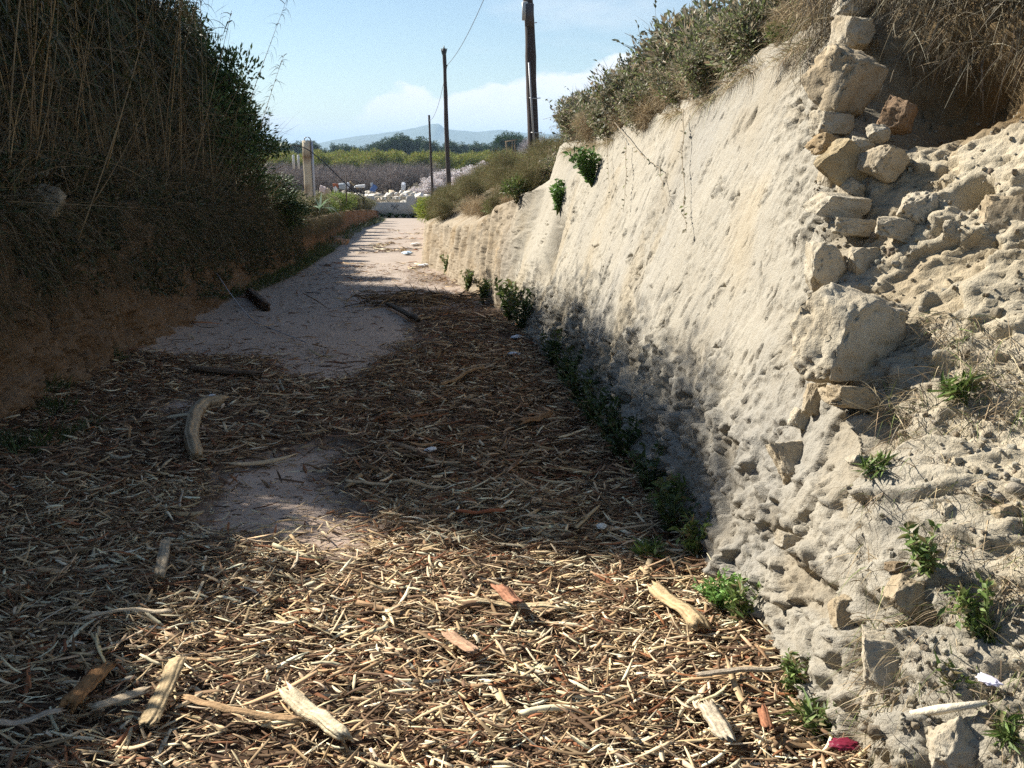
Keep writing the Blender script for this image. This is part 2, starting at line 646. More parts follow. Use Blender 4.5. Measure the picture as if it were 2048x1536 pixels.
def cover(x, y):
    """how thickly bark covers the lane, 0 to 1"""
    p = np.stack([x * 2.2, y * 1.6, 0 * x], -1)
    wx = x + 0.10 * fbm(p, 3, 3)
    wy = y + 0.22 * fbm(p + 7.3, 5, 3)
    c = np.where(y < 9.5, 1.0, 0.0)
    n = fbm(np.stack([x * 0.9, y * 0.55, 0 * x], -1), 9, 4)
    mid = sstep(-0.25, 0.25, n + np.clip((x + 1.3) * 0.5, -0.6, 0.35))
    c = np.where((y >= 9.5) & (y < 24), mid * np.interp(y, [9.5, 12, 17, 24], [1, 0.9, 0.75, 0.6]), c)
    c = np.where(y >= 24, sstep(0.05, 0.5, n) * np.interp(y, [24, 32, 45, 60], [0.5, 0.45, 0.15, 0.02]), c)
    for pl in BARE:
        c = np.where(inpoly(wx, wy, pl), 0.02, c)
    return c


# ------------------------------------------------------------------ ground: field, lane, banks
def build_field():
    g = np.concatenate([-np.geomspace(1, 12000, 40)[::-1], np.geomspace(1, 12000, 40)])
    X, Y = np.meshgrid(g, g, indexing='ij')
    P = np.stack([X, Y + 40, np.full_like(X, -3.45)], -1).reshape(-1, 3)
    mb = MB()
    mb.add(P, grid_quads(80, 80), None, (0.17, 0.14, 0.09))
    tag(mb.build('field', M['field']), 'flat field of dry soil and weeds stretching to the hills', kind='structure')


def build_road():
    y = [-5.0]
    while y[-1] < 82:
        y.append(y[-1] + max(0.018, 0.0055 * abs(y[-1])))
    y = np.array(y)
    s = np.linspace(0, 1, 200)
    Y = np.repeat(y[:, None], 200, 1)
    a, b = xl(y) - 0.5, right_x(y, zr(y)) + 0.6
    X = a[:, None] + (b - a)[:, None] * s
    x, yy = X.ravel(), Y.ravel()
    c = sum(cover(x + a_, yy + b_) for a_, b_ in ((0, 0), (0.09, 0.1), (-0.09, 0.12), (0.05, -0.16), (-0.06, -0.12))) / 5
    p = np.stack([x, yy, 0 * x], -1)
    z = road_z(x, yy) + 0.004 * fbm(p * 30, 25, 2)
    el, er = x - xl(yy), right_x(yy, zr(yy)) - x
    fy = sstep(9, 20, yy)[:, None]
    conc = (np.array([0.47, 0.36, 0.28]) * (1 - fy) + np.array([0.38, 0.315, 0.26]) * fy) * (1 + 0.16 * fbm(p * 2.0, 31, 4)[:, None] + 0.12 * fbm(p * 17, 32, 3)[:, None])  # near warmed against blue shade, far left greyer: light offset put into the colour
    mul = np.array([0.075, 0.045, 0.026]) * (1 + 0.45 * fbm(p * 14, 33, 3)[:, None])
    soil = np.array([0.27, 0.20, 0.14])
    e = np.exp(-np.maximum(np.minimum(el, er), 0) / 0.3)[:, None]
    col = conc * (1 - e * 0.6) + soil * e * 0.6
    thin = sstep(-0.2, 0.6, fbm(p * np.array([5, 4, 1]), 37, 4))[:, None] * 0.35
    e = e * (1 - 0.8 * c[:, None])
    k = np.clip(c[:, None] * 1.1 + thin * (1 - c[:, None]) * (c[:, None] > 0.1), 0, 1)
    col = col * (1 - k) + mul * k
    mb = MB()
    mb.add(np.stack([x, yy, z], -1), grid_quads(len(y), 200), None, col)
    o = mb.build('road', M['road'], smooth=True)
    tag(o, 'sunken concrete lane littered with shredded bark', kind='structure')


def gauss(p, c, r):
    d = (p - np.asarray(c)) / np.asarray(r)
    return np.exp(-(d ** 2).sum(-1))


DENTS = []
_rc = np.random.default_rng(77)
CRACKS = [(_rc.uniform(3.2, 12), _rc.uniform(0.1, 1.75), _rc.uniform(0.03, 0.15), _rc.uniform(0.008, 0.016), math.radians(_rc.normal(118, 14) if _rc.random() < 0.75 else _rc.uniform(0, 180)), _rc.uniform(0.03, 0.06)) for _ in range(110)]


def right_disp(P, nrm):
    y, z = P[:, 1], P[:, 2]
    h = z - zr(y)
    near = sstep(0.0, 0.5, ycorner(z) - y)                  # broken end of the bank
    slope = sstep(12.7, 13.4, y)
    lowz = sstep(0.95, 0.35, h + 0.25 * fbm(np.stack([y * 1.1, z * 2, 0 * y], -1), 41, 3)) * (1 - slope)
    patch = sstep(0.15, 0.6, fbm(np.stack([y * 1.3, z * 1.1, 0 * y], -1), 47, 3)) * 0.35
    edge = sstep(0.9, 0.05, y - ycorner(z)) * 0.7
    rough = np.clip(np.maximum.reduce([near, lowz, patch, edge, slope]), 0, 1)
    run = y + 0.5 * P[:, 0]
    w2 = np.stack([run, z * (1.35 - 0.5 * slope)], -1) + 0.05 * np.stack([fbm(P * 5, 51, 3), fbm(P * 5, 53, 3)], -1) + 0.008 * np.stack([noise(P * 40, 54), noise(P * 40, 55)], -1)
    g1, gd, gid = worley(w2 * 11.0, 5)
    d = 0.06 * fbm(P * 0.8, 61, 3)
    big = sstep(0.0, 0.35, fbm(P * 2.1, 60, 2))
    big2 = sstep(-0.1, 0.3, fbm(P * 3.7, 62, 2))
    d += rough * (1 - 0.55 * slope) * (0.034 * facets(w2 * 4.2, 3) * (0.15 + 0.85 * big) + 0.012 * facets(w2 * 10, 5, 1.2) * big2 + 0.004 * facets(w2 * 25, 8, 1.2) + 0.0025 * noise(P * 48, 59) + 0.022 * fbm(P * 4.5, 63, 3))
    # stones showing in the face, and places where the skin has fallen off
    for sc, keep, hgt, sd in ((5.5, 0.72, 0.050, 21), (11, 0.70, 0.030, 23), (20, 0.66, 0.015, 25)):
        s1, sdd, sid, sx, sy = worley(w2 * sc, sd, True)
        aa = sid * 311.0
        d += rough * (1 - 0.6 * slope) * hgt * (sid > keep) * sstep(0.44, 0.30, s1 + 0.1 * noise(P * sc * 2.2, sd)) * (0.7 + 0.9 * (sx * np.cos(aa) + sy * np.sin(aa)))
    fall = sstep(0.12, 0.17, fbm(P * np.array([2.6, 2.6, 3.4]), 65, 4)) * np.clip(rough + 0.25 * edge, 0, 1)
    fall2 = sstep(0.16, 0.21, fbm(P * np.array([7, 7, 9.0]), 67, 3)) * rough
    d -= (0.034 * fall + 0.016 * fall2) * (1 - slope)
    # near end: clods, crumbs and hollows
    w3 = w2 + 0.02 * np.stack([noise(P * 18, 57), noise(P * 18, 58)], -1)
    d += near * (0.05 * fbm(P * 3.2, 64, 4) + 0.009 * facets(w3 * 17, 14, 1.2) + 0.004 * facets(w3 * 41, 16, 1.2) + 0.02 * np.abs(fbm(P * 13, 66, 4)))
    # smooth plastered face: flaking skin, runs and pits down the fall line
    lean = y + 0.30 * z
    st = np.stack([lean * 7, z * 1.1, 0 * y], -1)
    sm = (1 - rough)
    d += sm * (0.0015 * fbm(st, 71, 4) + 0.0015 * fbm(P * 30, 75, 3))
    h1, hd, hid = worley(np.stack([lean * 13, z * 6.5, 0 * y], -1)[:, :2] + 0.15 * np.stack([noise(P * 30, 73), noise(P * 30, 74)], -1), 19)
    d -= (1 - slope) * 0.020 * sstep(0.10 + 0.12 * hid, 0.03, h1) * (hid > 0.85)
    for sc, sd, am in ((1.7, 201, 0.005), (5.0, 203, 0.003)):
        f = fbm(np.stack([lean * sc, z * sc * 0.9, 0 * y], -1), sd, 4)
        d += am * (sm * 0.8 + 0.5) * sstep(-0.05, 0.03, f) * (1 - slope)
    pit = sstep(0.50, 0.58, fbm(np.stack([lean * 15, z * 4.0, 0 * y], -1), 81, 2))
    d -= (0.35 + 0.65 * sm) * 0.026 * pit * sstep(-0.15, 0.25, fbm(P * 2.2, 83, 2)) * (1 - slope)
    pit2 = sstep(0.42, 0.55, noise(np.stack([lean * 34, z * 11, 0 * y], -1), 85))
    d -= 0.004 * pit2 * (1 - slope)
    # open cracks, each its own, most of them along the fall line
    for cy, cz, ln, wd, an, dp in CRACKS:
        a, b = (y - cy), (z - cz) * 1.05
        m = (np.abs(a) < 0.3) & (np.abs(b) < 0.3)
        if not m.any():
            continue
        a, b = a[m], b[m]
        t = a * math.cos(an) + b * math.sin(an)
        o = -a * math.sin(an) + b * math.cos(an) + 0.22 * ln * noise(np.stack([t / ln * 3 + cy * 9, 0 * t, 0 * t], -1), 7)
        w_ = wd * np.clip(1 - (t / ln) ** 2, 0.02, 1)
        d[m] -= dp * np.exp(-(o / w_) ** 2) * (np.abs(t) < ln) * (1 - slope[m])
        d[m] += dp * 0.3 * np.exp(-((o - 2.2 * w_) / (1.6 * w_)) ** 2) * (np.abs(t) < ln * 0.9) * (1 - slope[m])
    crack = sstep(0.035, 0.0, np.abs(fbm(np.stack([lean * 2.3, z * 0.9, 0 * y], -1), 87, 3)))
    d -= 0.007 * crack * sstep(0.0, 0.3, fbm(P * 1.3, 89, 2)) * (1 - slope)
    # ribs of the far rough cut
    rib = fbm(np.stack([y * 4.5, z * 0.9, 0 * y], -1), 91, 3)
    d += slope * sstep(0.0, 0.4, itp(_hc, y) - h + 0.3) * (0.09 * rib + 0.05 * fbm(P * np.array([3, 5, 2.2]), 93, 4) + 0.02 * fbm(P * 15, 95, 3))
    for c, r, a in DENTS:
        d += a * gauss(P, c, r) * 1.0
    return d, rough, near, fall, gid


def build_right_bank():
    y = [-5.0]
    while y[-1] < 1.4:
        y.append(y[-1] + 0.10)
    while y[-1] < 88:
        y.append(y[-1] + max(0.0085, (0.0021 if y[-1] < 11 else 0.004) * y[-1], 0.0 if y[-1] < 26 else 0.011 * y[-1]))
    y = np.array(y)
    nf = 300
    s = np.linspace(0, 1, nf)
    z0, z1 = zr(y) - 0.12, ztop(y)
    Z = z0[:, None] + (z1 - z0)[:, None] * s
    Y = np.repeat(y[:, None], nf, 1)
    X = right_x(Y, Z)
    P = np.stack([X, Y, Z], -1)
    du = np.gradient(P, axis=0)
    dv = np.gradient(P, axis=1)
    nrm = norm(np.cross(dv, du))
    nrm[nrm[..., 0] > 0] *= -1
    nrm = norm(nrm + np.array([-0.05, 0, 0]))
    p, nn = P.reshape(-1, 3), nrm.reshape(-1, 3)
    d, rough, near, fall, gid = right_disp(p, nn)
    top = sstep(1.0, 0.93, np.tile(s, len(y)))
    q = p + nn * (d * (0.35 + 0.65 * top))[:, None]
    base = np.array([0.405, 0.373, 0.306])
    col = np.repeat(base[None], len(p), 0)
    grey = fbm(np.stack([(p[:, 1] + 0.3 * p[:, 2]) * 2.2, p[:, 2] * 0.6, 0 * p[:, 1]], -1), 101, 3)
    col = col * (1 + 0.12 * grey[:, None]) * (1 - sstep(0.0, 0.5, fbm(p * np.array([1, 0.8, 0.5]), 105, 4))[:, None] * np.array([0.13, 0.11, 0.06]))
    warm = sstep(0.1, 0.5, fbm(p * 1.6, 103, 3))[:, None]
    col = col * (1 - warm * np.array([0.0, 0.05, 0.13]))
    col = col * (1 - rough[:, None] * (1 - near[:, None]) * 0.06) * (1 - near[:, None] * np.array([-0.26, -0.20, -0.08]))
    col = col * (1 + 0.12 * (gid[:, None] - 0.5) * rough[:, None]) * (1 - fall[:, None] * np.array([0.10, 0.14, 0.2]))
    far = sstep(12.7, 14, p[:, 1])[:, None]
    col = col * (1 - far * np.array([0.05, 0.14, 0.24]))
    # shade in the hollow under the roots, painted into the soil colour
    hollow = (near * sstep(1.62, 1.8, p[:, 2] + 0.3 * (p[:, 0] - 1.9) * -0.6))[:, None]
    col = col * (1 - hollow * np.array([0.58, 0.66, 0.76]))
    # terrace on top, one sheet with the face
    off = np.array([0.0, 0.10, 0.25, 0.5, 0.9, 1.5, 2.5, 4, 8, 20, 60])
    nt = len(off)
    tx, tz = right_top(y)
    T = np.stack([tx[:, None] + off, np.repeat(y[:, None], nt, 1), tz[:, None] + 0.05 * np.minimum(off, 2)], -1)
    T = T.reshape(len(y), nt, 3)
    Q = q.reshape(len(y), nf, 3)
    T[:, 0] = Q[:, -1]
    t = T.reshape(-1, 3)
    w = (np.tile(off, len(y)) > 0.01)
    t[:, 2] += w * 0.08 * fbm(t * 1.5, 111, 3)
    tc = np.repeat(np.array([[0.17, 0.135, 0.09]]), len(t), 0) * (1 + 0.25 * fbm(t * 3, 113, 3)[:, None])
    mb = MB()
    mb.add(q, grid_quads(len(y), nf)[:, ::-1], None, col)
    mb.add(t, grid_quads(len(y), nt)[:, ::-1], None, tc)
    gq = grid_quads(len(y), nf)
    sm = True
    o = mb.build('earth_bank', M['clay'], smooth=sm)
    tag(o, 'tall pale clay bank along the sunlit side of the lane', kind='structure')
    return Q


def build_gravel(Q):
    """loose clods and grit lying on the broken end of the bank"""
    q = Q.reshape(-1, 3)
    y, z = q[:, 1], q[:, 2]
    h = z - zr(y)
    w = np.where(y < ycorner(z) + 0.05, 1.0, np.where((h < 0.25) & (y < 7), 0.10, 0.0)) * (y > 1.4) * (z < 1.75) * (h > 0.0)
    w = w * (0.25 + sstep(-0.1, 0.4, fbm(q * 2.6, 301, 3)))
    mb = MB()
    shapes = [rock_verts(500 + k, ICO2, 0.6, 12, 0.16) for k in range(10)]
    n = 3000
    idx = R.choice(len(q), n, p=w / w.sum())
    for k in range(10):
        c = q[idx[k::10]]
        m = len(c)
        sz = 0.0038 * np.exp(np.abs(R.normal(0, 0.62, m)))
        a = U(0, 6.28, m)
        v = shapes[k][None] * (sz[:, None, None] * U(0.65, 1.3, (m, 1, 3)))
        x, yv = v[..., 0] * np.cos(a)[:, None] - v[..., 1] * np.sin(a)[:, None], v[..., 0] * np.sin(a)[:, None] + v[..., 1] * np.cos(a)[:, None]
        v = np.stack([x, yv, v[..., 2]], -1) + c[:, None, :] + (np.array([-0.5, -0.4, 0.4]) * sz[:, None] * 0.7)[:, None, :]
        nv = v.shape[1]
        t = (ICO2[1][None] + np.arange(m)[:, None, None] * nv).reshape(-1, 3)
        mb.add(v.reshape(-1, 3), None, t, np.repeat(pick([(0.37, 0.33, 0.26), (0.31, 0.27, 0.2), (0.41, 0.38, 0.31), (0.26, 0.215, 0.155)], m, 0.12), nv, 0))
    tag(mb.build('gravel', M['clay'], smooth=False), 'loose clods and grit on the broken bank end', kind='stuff')


def left_x(y, z):
    h = np.maximum(z - zr(y), 0)
    return xl(y) - 0.16 * h - 0.0 * h


def build_left_bank():
    y = [-5.0]
    while y[-1] < 88:
        y.append(y[-1] + max(0.024, 0.0045 * y[-1]))
    y = np.array(y)
    nf = 130
    s = np.linspace(0, 1, nf)
    z0, z1 = zr(y) - 0.12, zr(y) + itp(_hl, y)
    Z = z0[:, None] + (z1 - z0)[:, None] * s
    Y = np.repeat(y[:, None], nf, 1)
    X = left_x(Y, Z)
    p = np.stack([X, Y, Z], -1).reshape(-1, 3)
    h = p[:, 2] - zr(p[:, 1])
    f1, fd, cid = worley(np.stack([p[:, 1] * 3, p[:, 2] * 4], -1), 13)
    d = 0.12 * fbm(p * 1.1, 121, 3) + 0.06 * fbm(p * 5, 123, 4) + 0.05 * (sstep(0.6, 0.2, f1) * cid) + 0.025 * fbm(p * 16, 125, 3)
    yz = np.stack([p[:, 1], p[:, 2] * 1.2], -1) + 0.05 * np.stack([noise(p * 6, 126), noise(p * 6, 128)], -1)
    d += 0.05 * facets(yz * 5, 131, 1.1) + 0.025 * facets(yz * 13, 133, 1.1)
    d += 0.10 * sstep(0.5, 0.0, h) * (0.5 + fbm(p * 2.2, 127, 2))
    q = p + np.stack([d, -0.15 * d, 0.2 * d], -1)
    col = np.array([0.255, 0.168, 0.098]) * (1 + 0.25 * fbm(p * 1.8, 129, 4)[:, None])
    far = sstep(22, 30, p[:, 1])[:, None]
    col = col * (1 + far * np.array([0.12, -0.05, -0.12]))
    off = np.array([0.0, 0.12, 0.3, 0.6, 1.1, 2, 4, 8, 20, 70])
    nt = len(off)
    T = np.stack([left_x(y, z1)[:, None] - off, np.repeat(y[:, None], nt, 1), z1[:, None] + 0.06 * np.minimum(off, 2)], -1)
    T[:, 0] = q.reshape(len(y), nf, 3)[:, -1]
    t = T.reshape(-1, 3)
    t[:, 2] += (np.tile(off, len(y)) > 0.01) * 0.08 * fbm(t * 1.3, 131, 3)
    tc = np.repeat(np.array([[0.20, 0.145, 0.085]]), len(t), 0) * (1 + 0.25 * fbm(t * 3, 133, 3)[:, None])
    mb = MB()
    mb.add(q, grid_quads(len(y), nf), None, col)
    mb.add(t, grid_quads(len(y), nt), None, tc)
    tag(mb.build('earth_bank', M['brown_earth'], smooth=True), 'brown earth bank under the reed thicket on the shaded side', kind='structure')


def build_hills():
    pts = np.array([(300, 300), (480, 298), (560, 296), (640, 287), (700, 275), (760, 268), (800, 263), (840, 256), (864, 250), (884, 248.5), (893, 257), (925, 262), (960, 264.5), (1000, 260), (1060, 266), (1150, 272), (1300, 276), (1500, 270), (1800, 285), (2200, 298)])
    D = 5600.0
    x = np.linspace(-2600, 3600, 420)
    up = 1024 + FPX * x / D
    hz = (305 - np.interp(up, pts[:, 0], pts[:, 1])) / FPX * D
    hz = hz + 5 * fbm(np.stack([x * 0.012, 0 * x, 0 * x], -1), 141, 4)
    r = np.linspace(-1, 1, 41)
    prof = np.clip(1 - np.abs(r) ** 1.1, 0, 1)
    Xg, Rg = np.meshgrid(x, r, indexing='ij')
    P = np.stack([Xg, D + Rg * 900, 0 * Xg], -1).reshape(-1, 3)
    z = (hz[:, None] * prof).ravel()
    z = z * (1 + 0.35 * (1 - np.tile(prof, len(x))) * fbm(P * 0.006, 143, 4)) - 4
    P[:, 2] = z
    mb = MB()
    mb.add(P, grid_quads(len(x), 41), None, (1, 1, 1))
    tag(mb.build('hills', M['hill'], smooth=True), 'distant blue mountain ridge with a blocky summit', kind='structure')


def build_haze():
    m = bpy.data.materials.new('air')
    m.use_nodes = True
    nt = m.node_tree
    nt.nodes.clear()
    out = nt.nodes.new('ShaderNodeOutputMaterial')
    v = nt.nodes.new('ShaderNodeVolumePrincipled')
    v.inputs['Color'].default_value = (0.55, 0.78, 1.0, 1)
    v.inputs['Density'].default_value = 0.00018
    nt.links.new(v.outputs[0], out.inputs['Volume'])
    mb = MB()
    box(mb, (0, 40, 98.0), (24300, 24300, 206))
    tag(mb.build('haze', m), 'pale blue haze in front of the distant hills', kind='stuff')


# ------------------------------------------------------------------ stones of the broken wall end
def ico(n=4):
    me = bpy.data.meshes.new('tmp')
    import bmesh
    bm = bmesh.new()
    bmesh.ops.create_icosphere(bm, subdivisions=n, radius=1)
    v = np.array([x.co[:] for x in bm.verts])
    t = np.array([[x.index for x in f.verts] for f in bm.faces])
    bm.free()
    bpy.data.meshes.remove(me)
    return v, t


ICO4 = ico(5)
ICO3 = ico(4)
ICO2 = ico(2)


def rock_verts(seed, geo=ICO4, boxy=0.62, chips=12, rough=0.05):
    rg = np.random.default_rng(seed)
    v = geo[0] * 1.25
    nb = [np.array(a, float) for a in ((1, 0, 0), (-1, 0, 0), (0, 1, 0), (0, -1, 0), (0, 0, 1), (0, 0, -1))]
    pl = [(norm(a + rg.normal(0, 0.16, 3)), boxy * rg.uniform(0.92, 1.1)) for a in nb]
    pl += [(norm(rg.normal(size=3)), rg.uniform(0.72, 0.95)) for _ in range(chips)]
    v = v * (1 + 0.16 * fbm(v * 1.3 + seed * 1.7, seed + 2, 3))[:, None]
    for _ in range(2):
        for n, d in pl:
            dd = d + 0.05 * noise(v * 2.5 + seed, seed + 9)
            e = np.maximum(v @ n - dd, 0) * 0.93
            v = v - e[:, None] * n
    v = v / np.abs(v).max(0)
    f = fbm(v * 2.2 + seed * 3.1, seed, 4)
    g = np.abs(fbm(v * 5 + seed * 1.3, seed + 3, 3))
    v = v * (1 + rough * 1.8 * f - rough * 1.6 * sstep(0.25, 0.5, g) + rough * 0.6 * fbm(v * 13 + seed, seed + 5, 3))[:, None]
    return v


def stone(u, v, w, h, label, ang=0, yaw=42, depth=None, out=0.25, seed=0, boxy=0.68, col=(0.48, 0.42, 0.32), hit=None, rough=0.07, group='stones of the broken wall end'):
    """stone seen at pixel (u, v) of size w x h px, set into the bank"""
    p, t = hit_right(u, v) if hit is None else hit
    k = t / FPX
    W, H = w * k / 2 * 1.06, h * k / 2 * 1.10
    Dp = depth * k / 2 if depth else min(W, H) * 1.25
    d = norm(ray(u, v))
    right = norm(np.cross(d, np.array([0, 0, 1.0])))
    up = np.cross(right, d)
    a, b = math.radians(ang), math.radians(yaw)
    e1 = right * math.cos(a) - up * math.sin(a)
    e2 = right * math.sin(a) + up * math.cos(a)
    e3 = -d
    f1 = e1 * math.cos(b) - e3 * math.sin(b) * 1.0
    f3 = e1 * math.sin(b) + e3 * math.cos(b)
    # width stays as seen after the yaw
    s1 = max((W - Dp * abs(math.sin(b)) * 0.55) / max(math.cos(b), 0.3), W * 0.5)
    vv = rock_verts(seed + int(u) * 7 + int(v), boxy=boxy, rough=rough) * np.array([s1, H, Dp])
    q = vv[:, 0:1] * f1 + vv[:, 1:2] * e2 + vv[:, 2:3] * f3
    nrm = np.array([-0.75, -0.45, 0.35])
    c = p + norm(nrm) * Dp * (out - 0.36) * 1.8
    mb = MB()
    dust = sstep(-0.25, 0.25, fbm(vv * 1.6 + u, seed + 4, 4))[:, None] * (0.35 + 0.65 * sstep(-0.5, 0.3, norm(q) @ np.array([-0.6, 0, 0.7])))[:, None]
    cc = (np.asarray(col) * np.array([0.9, 0.86, 0.80]) * (1 - dust) + np.array([0.49, 0.445, 0.355]) * dust) * (1 + 0.16 * fbm(vv * 6, seed, 3)[:, None])
    mb.add(q, None, ICO4[1], cc)
    o = mb.build('stone', M['stone'], smooth=True)
    o.location = c
    tag(o, label, 'stone', group)
    return o


def build_stones():
    S = stone
    och = (0.44, 0.35, 0.23)
    S(1722, 24, 84, 40, 'flat cap stone topmost in the stone column at the bank corner', 4, 28, 70, 0.75)
    S(1719, 76, 86, 78, 'rounded block second from the top of the stone column', -8, 34, 70, 0.7, boxy=0.7)
    S(1672, 98, 40, 20, 'thin ledge stone left of the rounded upper block', 10, 20, 40, 0.4)
    S(1706, 178, 128, 122, 'big pointed wedge stone near the top of the stone column', 14, 44, 100, 0.66, boxy=0.66)
    S(1790, 228, 78, 74, 'reddish shaded stone tucked right of the big wedge stone', 12, -20, 60, 0.2, col=(0.29, 0.21, 0.145))
    S(1656, 222, 42, 20, 'thin sliver of stone squeezed under the big wedge stone', 12, 20, 40, 0.4)
    S(1673, 253, 80, 50, 'squarish stone with one bright face under the wedge stone', 3, 34, 60, 0.6, boxy=0.56)
    S(1658, 291, 76, 40, 'flat brown stone below the squarish bright faced stone', -6, 34, 60, 0.55, col=och)
    S(1766, 273, 50, 34, 'small pale egg shaped stone in the shaded hollow', 8, 10, 40, 0.8, boxy=0.85)
    S(1731, 296, 52, 30, 'small rounded stone above the slanting slab', 8, 20, 40, 0.7, boxy=0.75)
    S(1713, 345, 142, 74, 'long grey slab slanting down to the right in the column', 38, 24, 54, 0.75, boxy=0.68, col=(0.46, 0.40, 0.28))
    S(1776, 334, 92, 70, 'chunky stone with a bright left corner beside the slanting slab', 20, 34, 70, 0.6)
    S(1704, 378, 56, 40, 'brown wedge stone beneath the slanting slab', 15, 30, 50, 0.3, col=och)
    S(1655, 350, 62, 90, 'pale earthy stone left of the slanting slab', 6, 30, 60, 0.1, boxy=0.8)
    S(1694, 420, 128, 46, 'long flat stone with a white left end mid column', 5, 30, 70, 0.75, boxy=0.58)
    S(1712, 458, 104, 38, 'flat stone directly beneath the long flat stone', 7, 24, 60, 0.5)
    S(1797, 460, 86, 46, 'tilted grey stone right of the flat stones', 14, 20, 60, 0.6)
    S(1834, 425, 92, 88, 'crumbly clod right of the stone column below the burrow', 10, 20, 80, 0.3, boxy=0.85, rough=0.13)
    S(2010, 430, 110, 78, 'pale flat stone set in the bank below the burrow hole', 0, -10, 40, 0.18, boxy=0.6)
    S(1904, 464, 44, 42, 'small bright stone between the clod and the pale flat stone', 0, 20, 40, 0.4)
    S(1653, 540, 98, 104, 'large pale stone above the biggest boulder', -6, 30, 90, 0.45, boxy=0.66)
    S(1720, 520, 70, 60, 'brown shaded stone behind the large pale stone', 0, 20, 60, 0.2, col=och)
    S(1627, 618, 22, 42, 'small upright chip left of the biggest boulder', 4, 20, 22, 0.5)
    S(1724, 680, 186, 190, 'biggest boulder with a smooth lit face midway up the corner', 6, 46, 150, 0.62, boxy=0.82)
    S(1631, 800, 46, 68, 'upright block left under the biggest boulder', 4, 25, 40, 0.4)
    S(1715, 802, 124, 46, 'flat overhanging stone under the biggest boulder', 3, 25, 80, 0.6)
    S(1606, 842, 60, 42, 'pile of flaky chips on the wall edge below the boulder', 14, 20, 40, 0.4)
    S(1592, 918, 90, 92, 'broad slab leaning on the wall below the flaky chips', -28, 20, 50, 0.35, boxy=0.58)
    S(1724, 924, 44, 24, 'small dark block jutting out right of the leaning slab', 3, 30, 40, 0.7)
    S(1588, 1086, 58, 36, 'grey angular stone sticking out of the pale lower wall', 8, 40, 50, 0.8, col=(0.34, 0.31, 0.27))
    S(1820, 1186, 84, 68, 'hollow fronted block over the dark cleft', 4, 30, 70, 0.7)
    S(1688, 1230, 56, 74, 'upright stone left of the dark cleft', -4, 34, 50, 0.45)
    S(1777, 1326, 118, 116, 'large flat faced stone under the dark cleft', 2, 14, 60, 0.3, boxy=0.58)
    S(1744, 1408, 46, 46, 'small block beneath the large flat faced stone', 0, 20, 40, 0.35)
    S(1795, 1134, 44, 26, 'dark shard wedged above the hollow fronted block', -14, 30, 40, 0.4, col=(0.3, 0.24, 0.17))
    S(2012, 1034, 60, 48, 'rounded stone among twigs on the broken bank', 0, 20, 50, 0.5, boxy=0.8)
    S(1895, 1034, 40, 48, 'small stone above the twiggy part of the bank', 8, 20, 40, 0.4)
    S(1912, 1495, 108, 96, 'greyish boulder at the foot of the broken bank', -18, 30, 90, 0.6, boxy=0.7, col=(0.47, 0.42, 0.33))
    S(1620, 1390, 40, 30, 'fist sized stone at the very foot of the clay wall', 0, 20, 30, 0.3)
    S(2008, 1480, 34, 40, 'bluish grey pebble beside the foot boulder', 0, 10, 30, 0.7, boxy=0.9, col=(0.36, 0.37, 0.4))
    # stone lying in the shaded bank under the canes
    p = at_y(62, 420, 8.2)
    S(62, 420, 108, 130, 'pale slab of rock lodged in the shaded bank under the canes', 38, -30, 70, 0.25, hit=(p, 8.0), col=(0.42, 0.36, 0.27), group='rocks in the shaded bank')


# ------------------------------------------------------------------ bark on the lane
BARKMID = [(0.62, 0.47, 0.29), (0.48, 0.33, 0.19), (0.34, 0.21, 0.11), (0.24, 0.145, 0.075), (0.17, 0.10, 0.055), (0.12, 0.07, 0.04), (0.42, 0.30, 0.18), (0.26, 0.11, 0.05), (0.74, 0.6, 0.4), (0.2, 0.12, 0.07)]  # trodden mid-lane bark, darkened further to paint in the lane's shade
BARKPAL = [(0.80, 0.67, 0.45), (0.72, 0.56, 0.34), (0.61, 0.45, 0.26), (0.82, 0.70, 0.48), (0.48, 0.33, 0.18), (0.33, 0.215, 0.12), (0.22, 0.14, 0.08), (0.14, 0.085, 0.05), (0.68, 0.53, 0.33), (0.53, 0.38, 0.22), (0.30, 0.13, 0.06), (0.19, 0.115, 0.065)]


def road_z(x, y):
    p = np.stack([x, y, 0 * x], -1)
    c = cover(x, y)
    z = zr(y) + 0.02 * fbm(p * 0.8, 21, 3) + c * (0.022 + 0.028 * fbm(p * np.array([7, 7, 1]), 23, 4))
    return z + 0.10 * np.exp(-np.maximum(x - xl(y), -0.1) / 0.25) + 0.04 * np.exp(-np.maximum(right_x(y, zr(y)) - x, 0.0) / 0.15)


def scatter(n, y0, y1, power=1.0, lo=-0.15, hi=0.2):
    y = y0 + (y1 - y0) * R.random(n) ** power
    a, b = xl(y) - lo - 0.3, right_x(y, zr(y)) + hi
    x = a + (b - a) * R.random(n)
    return x, y


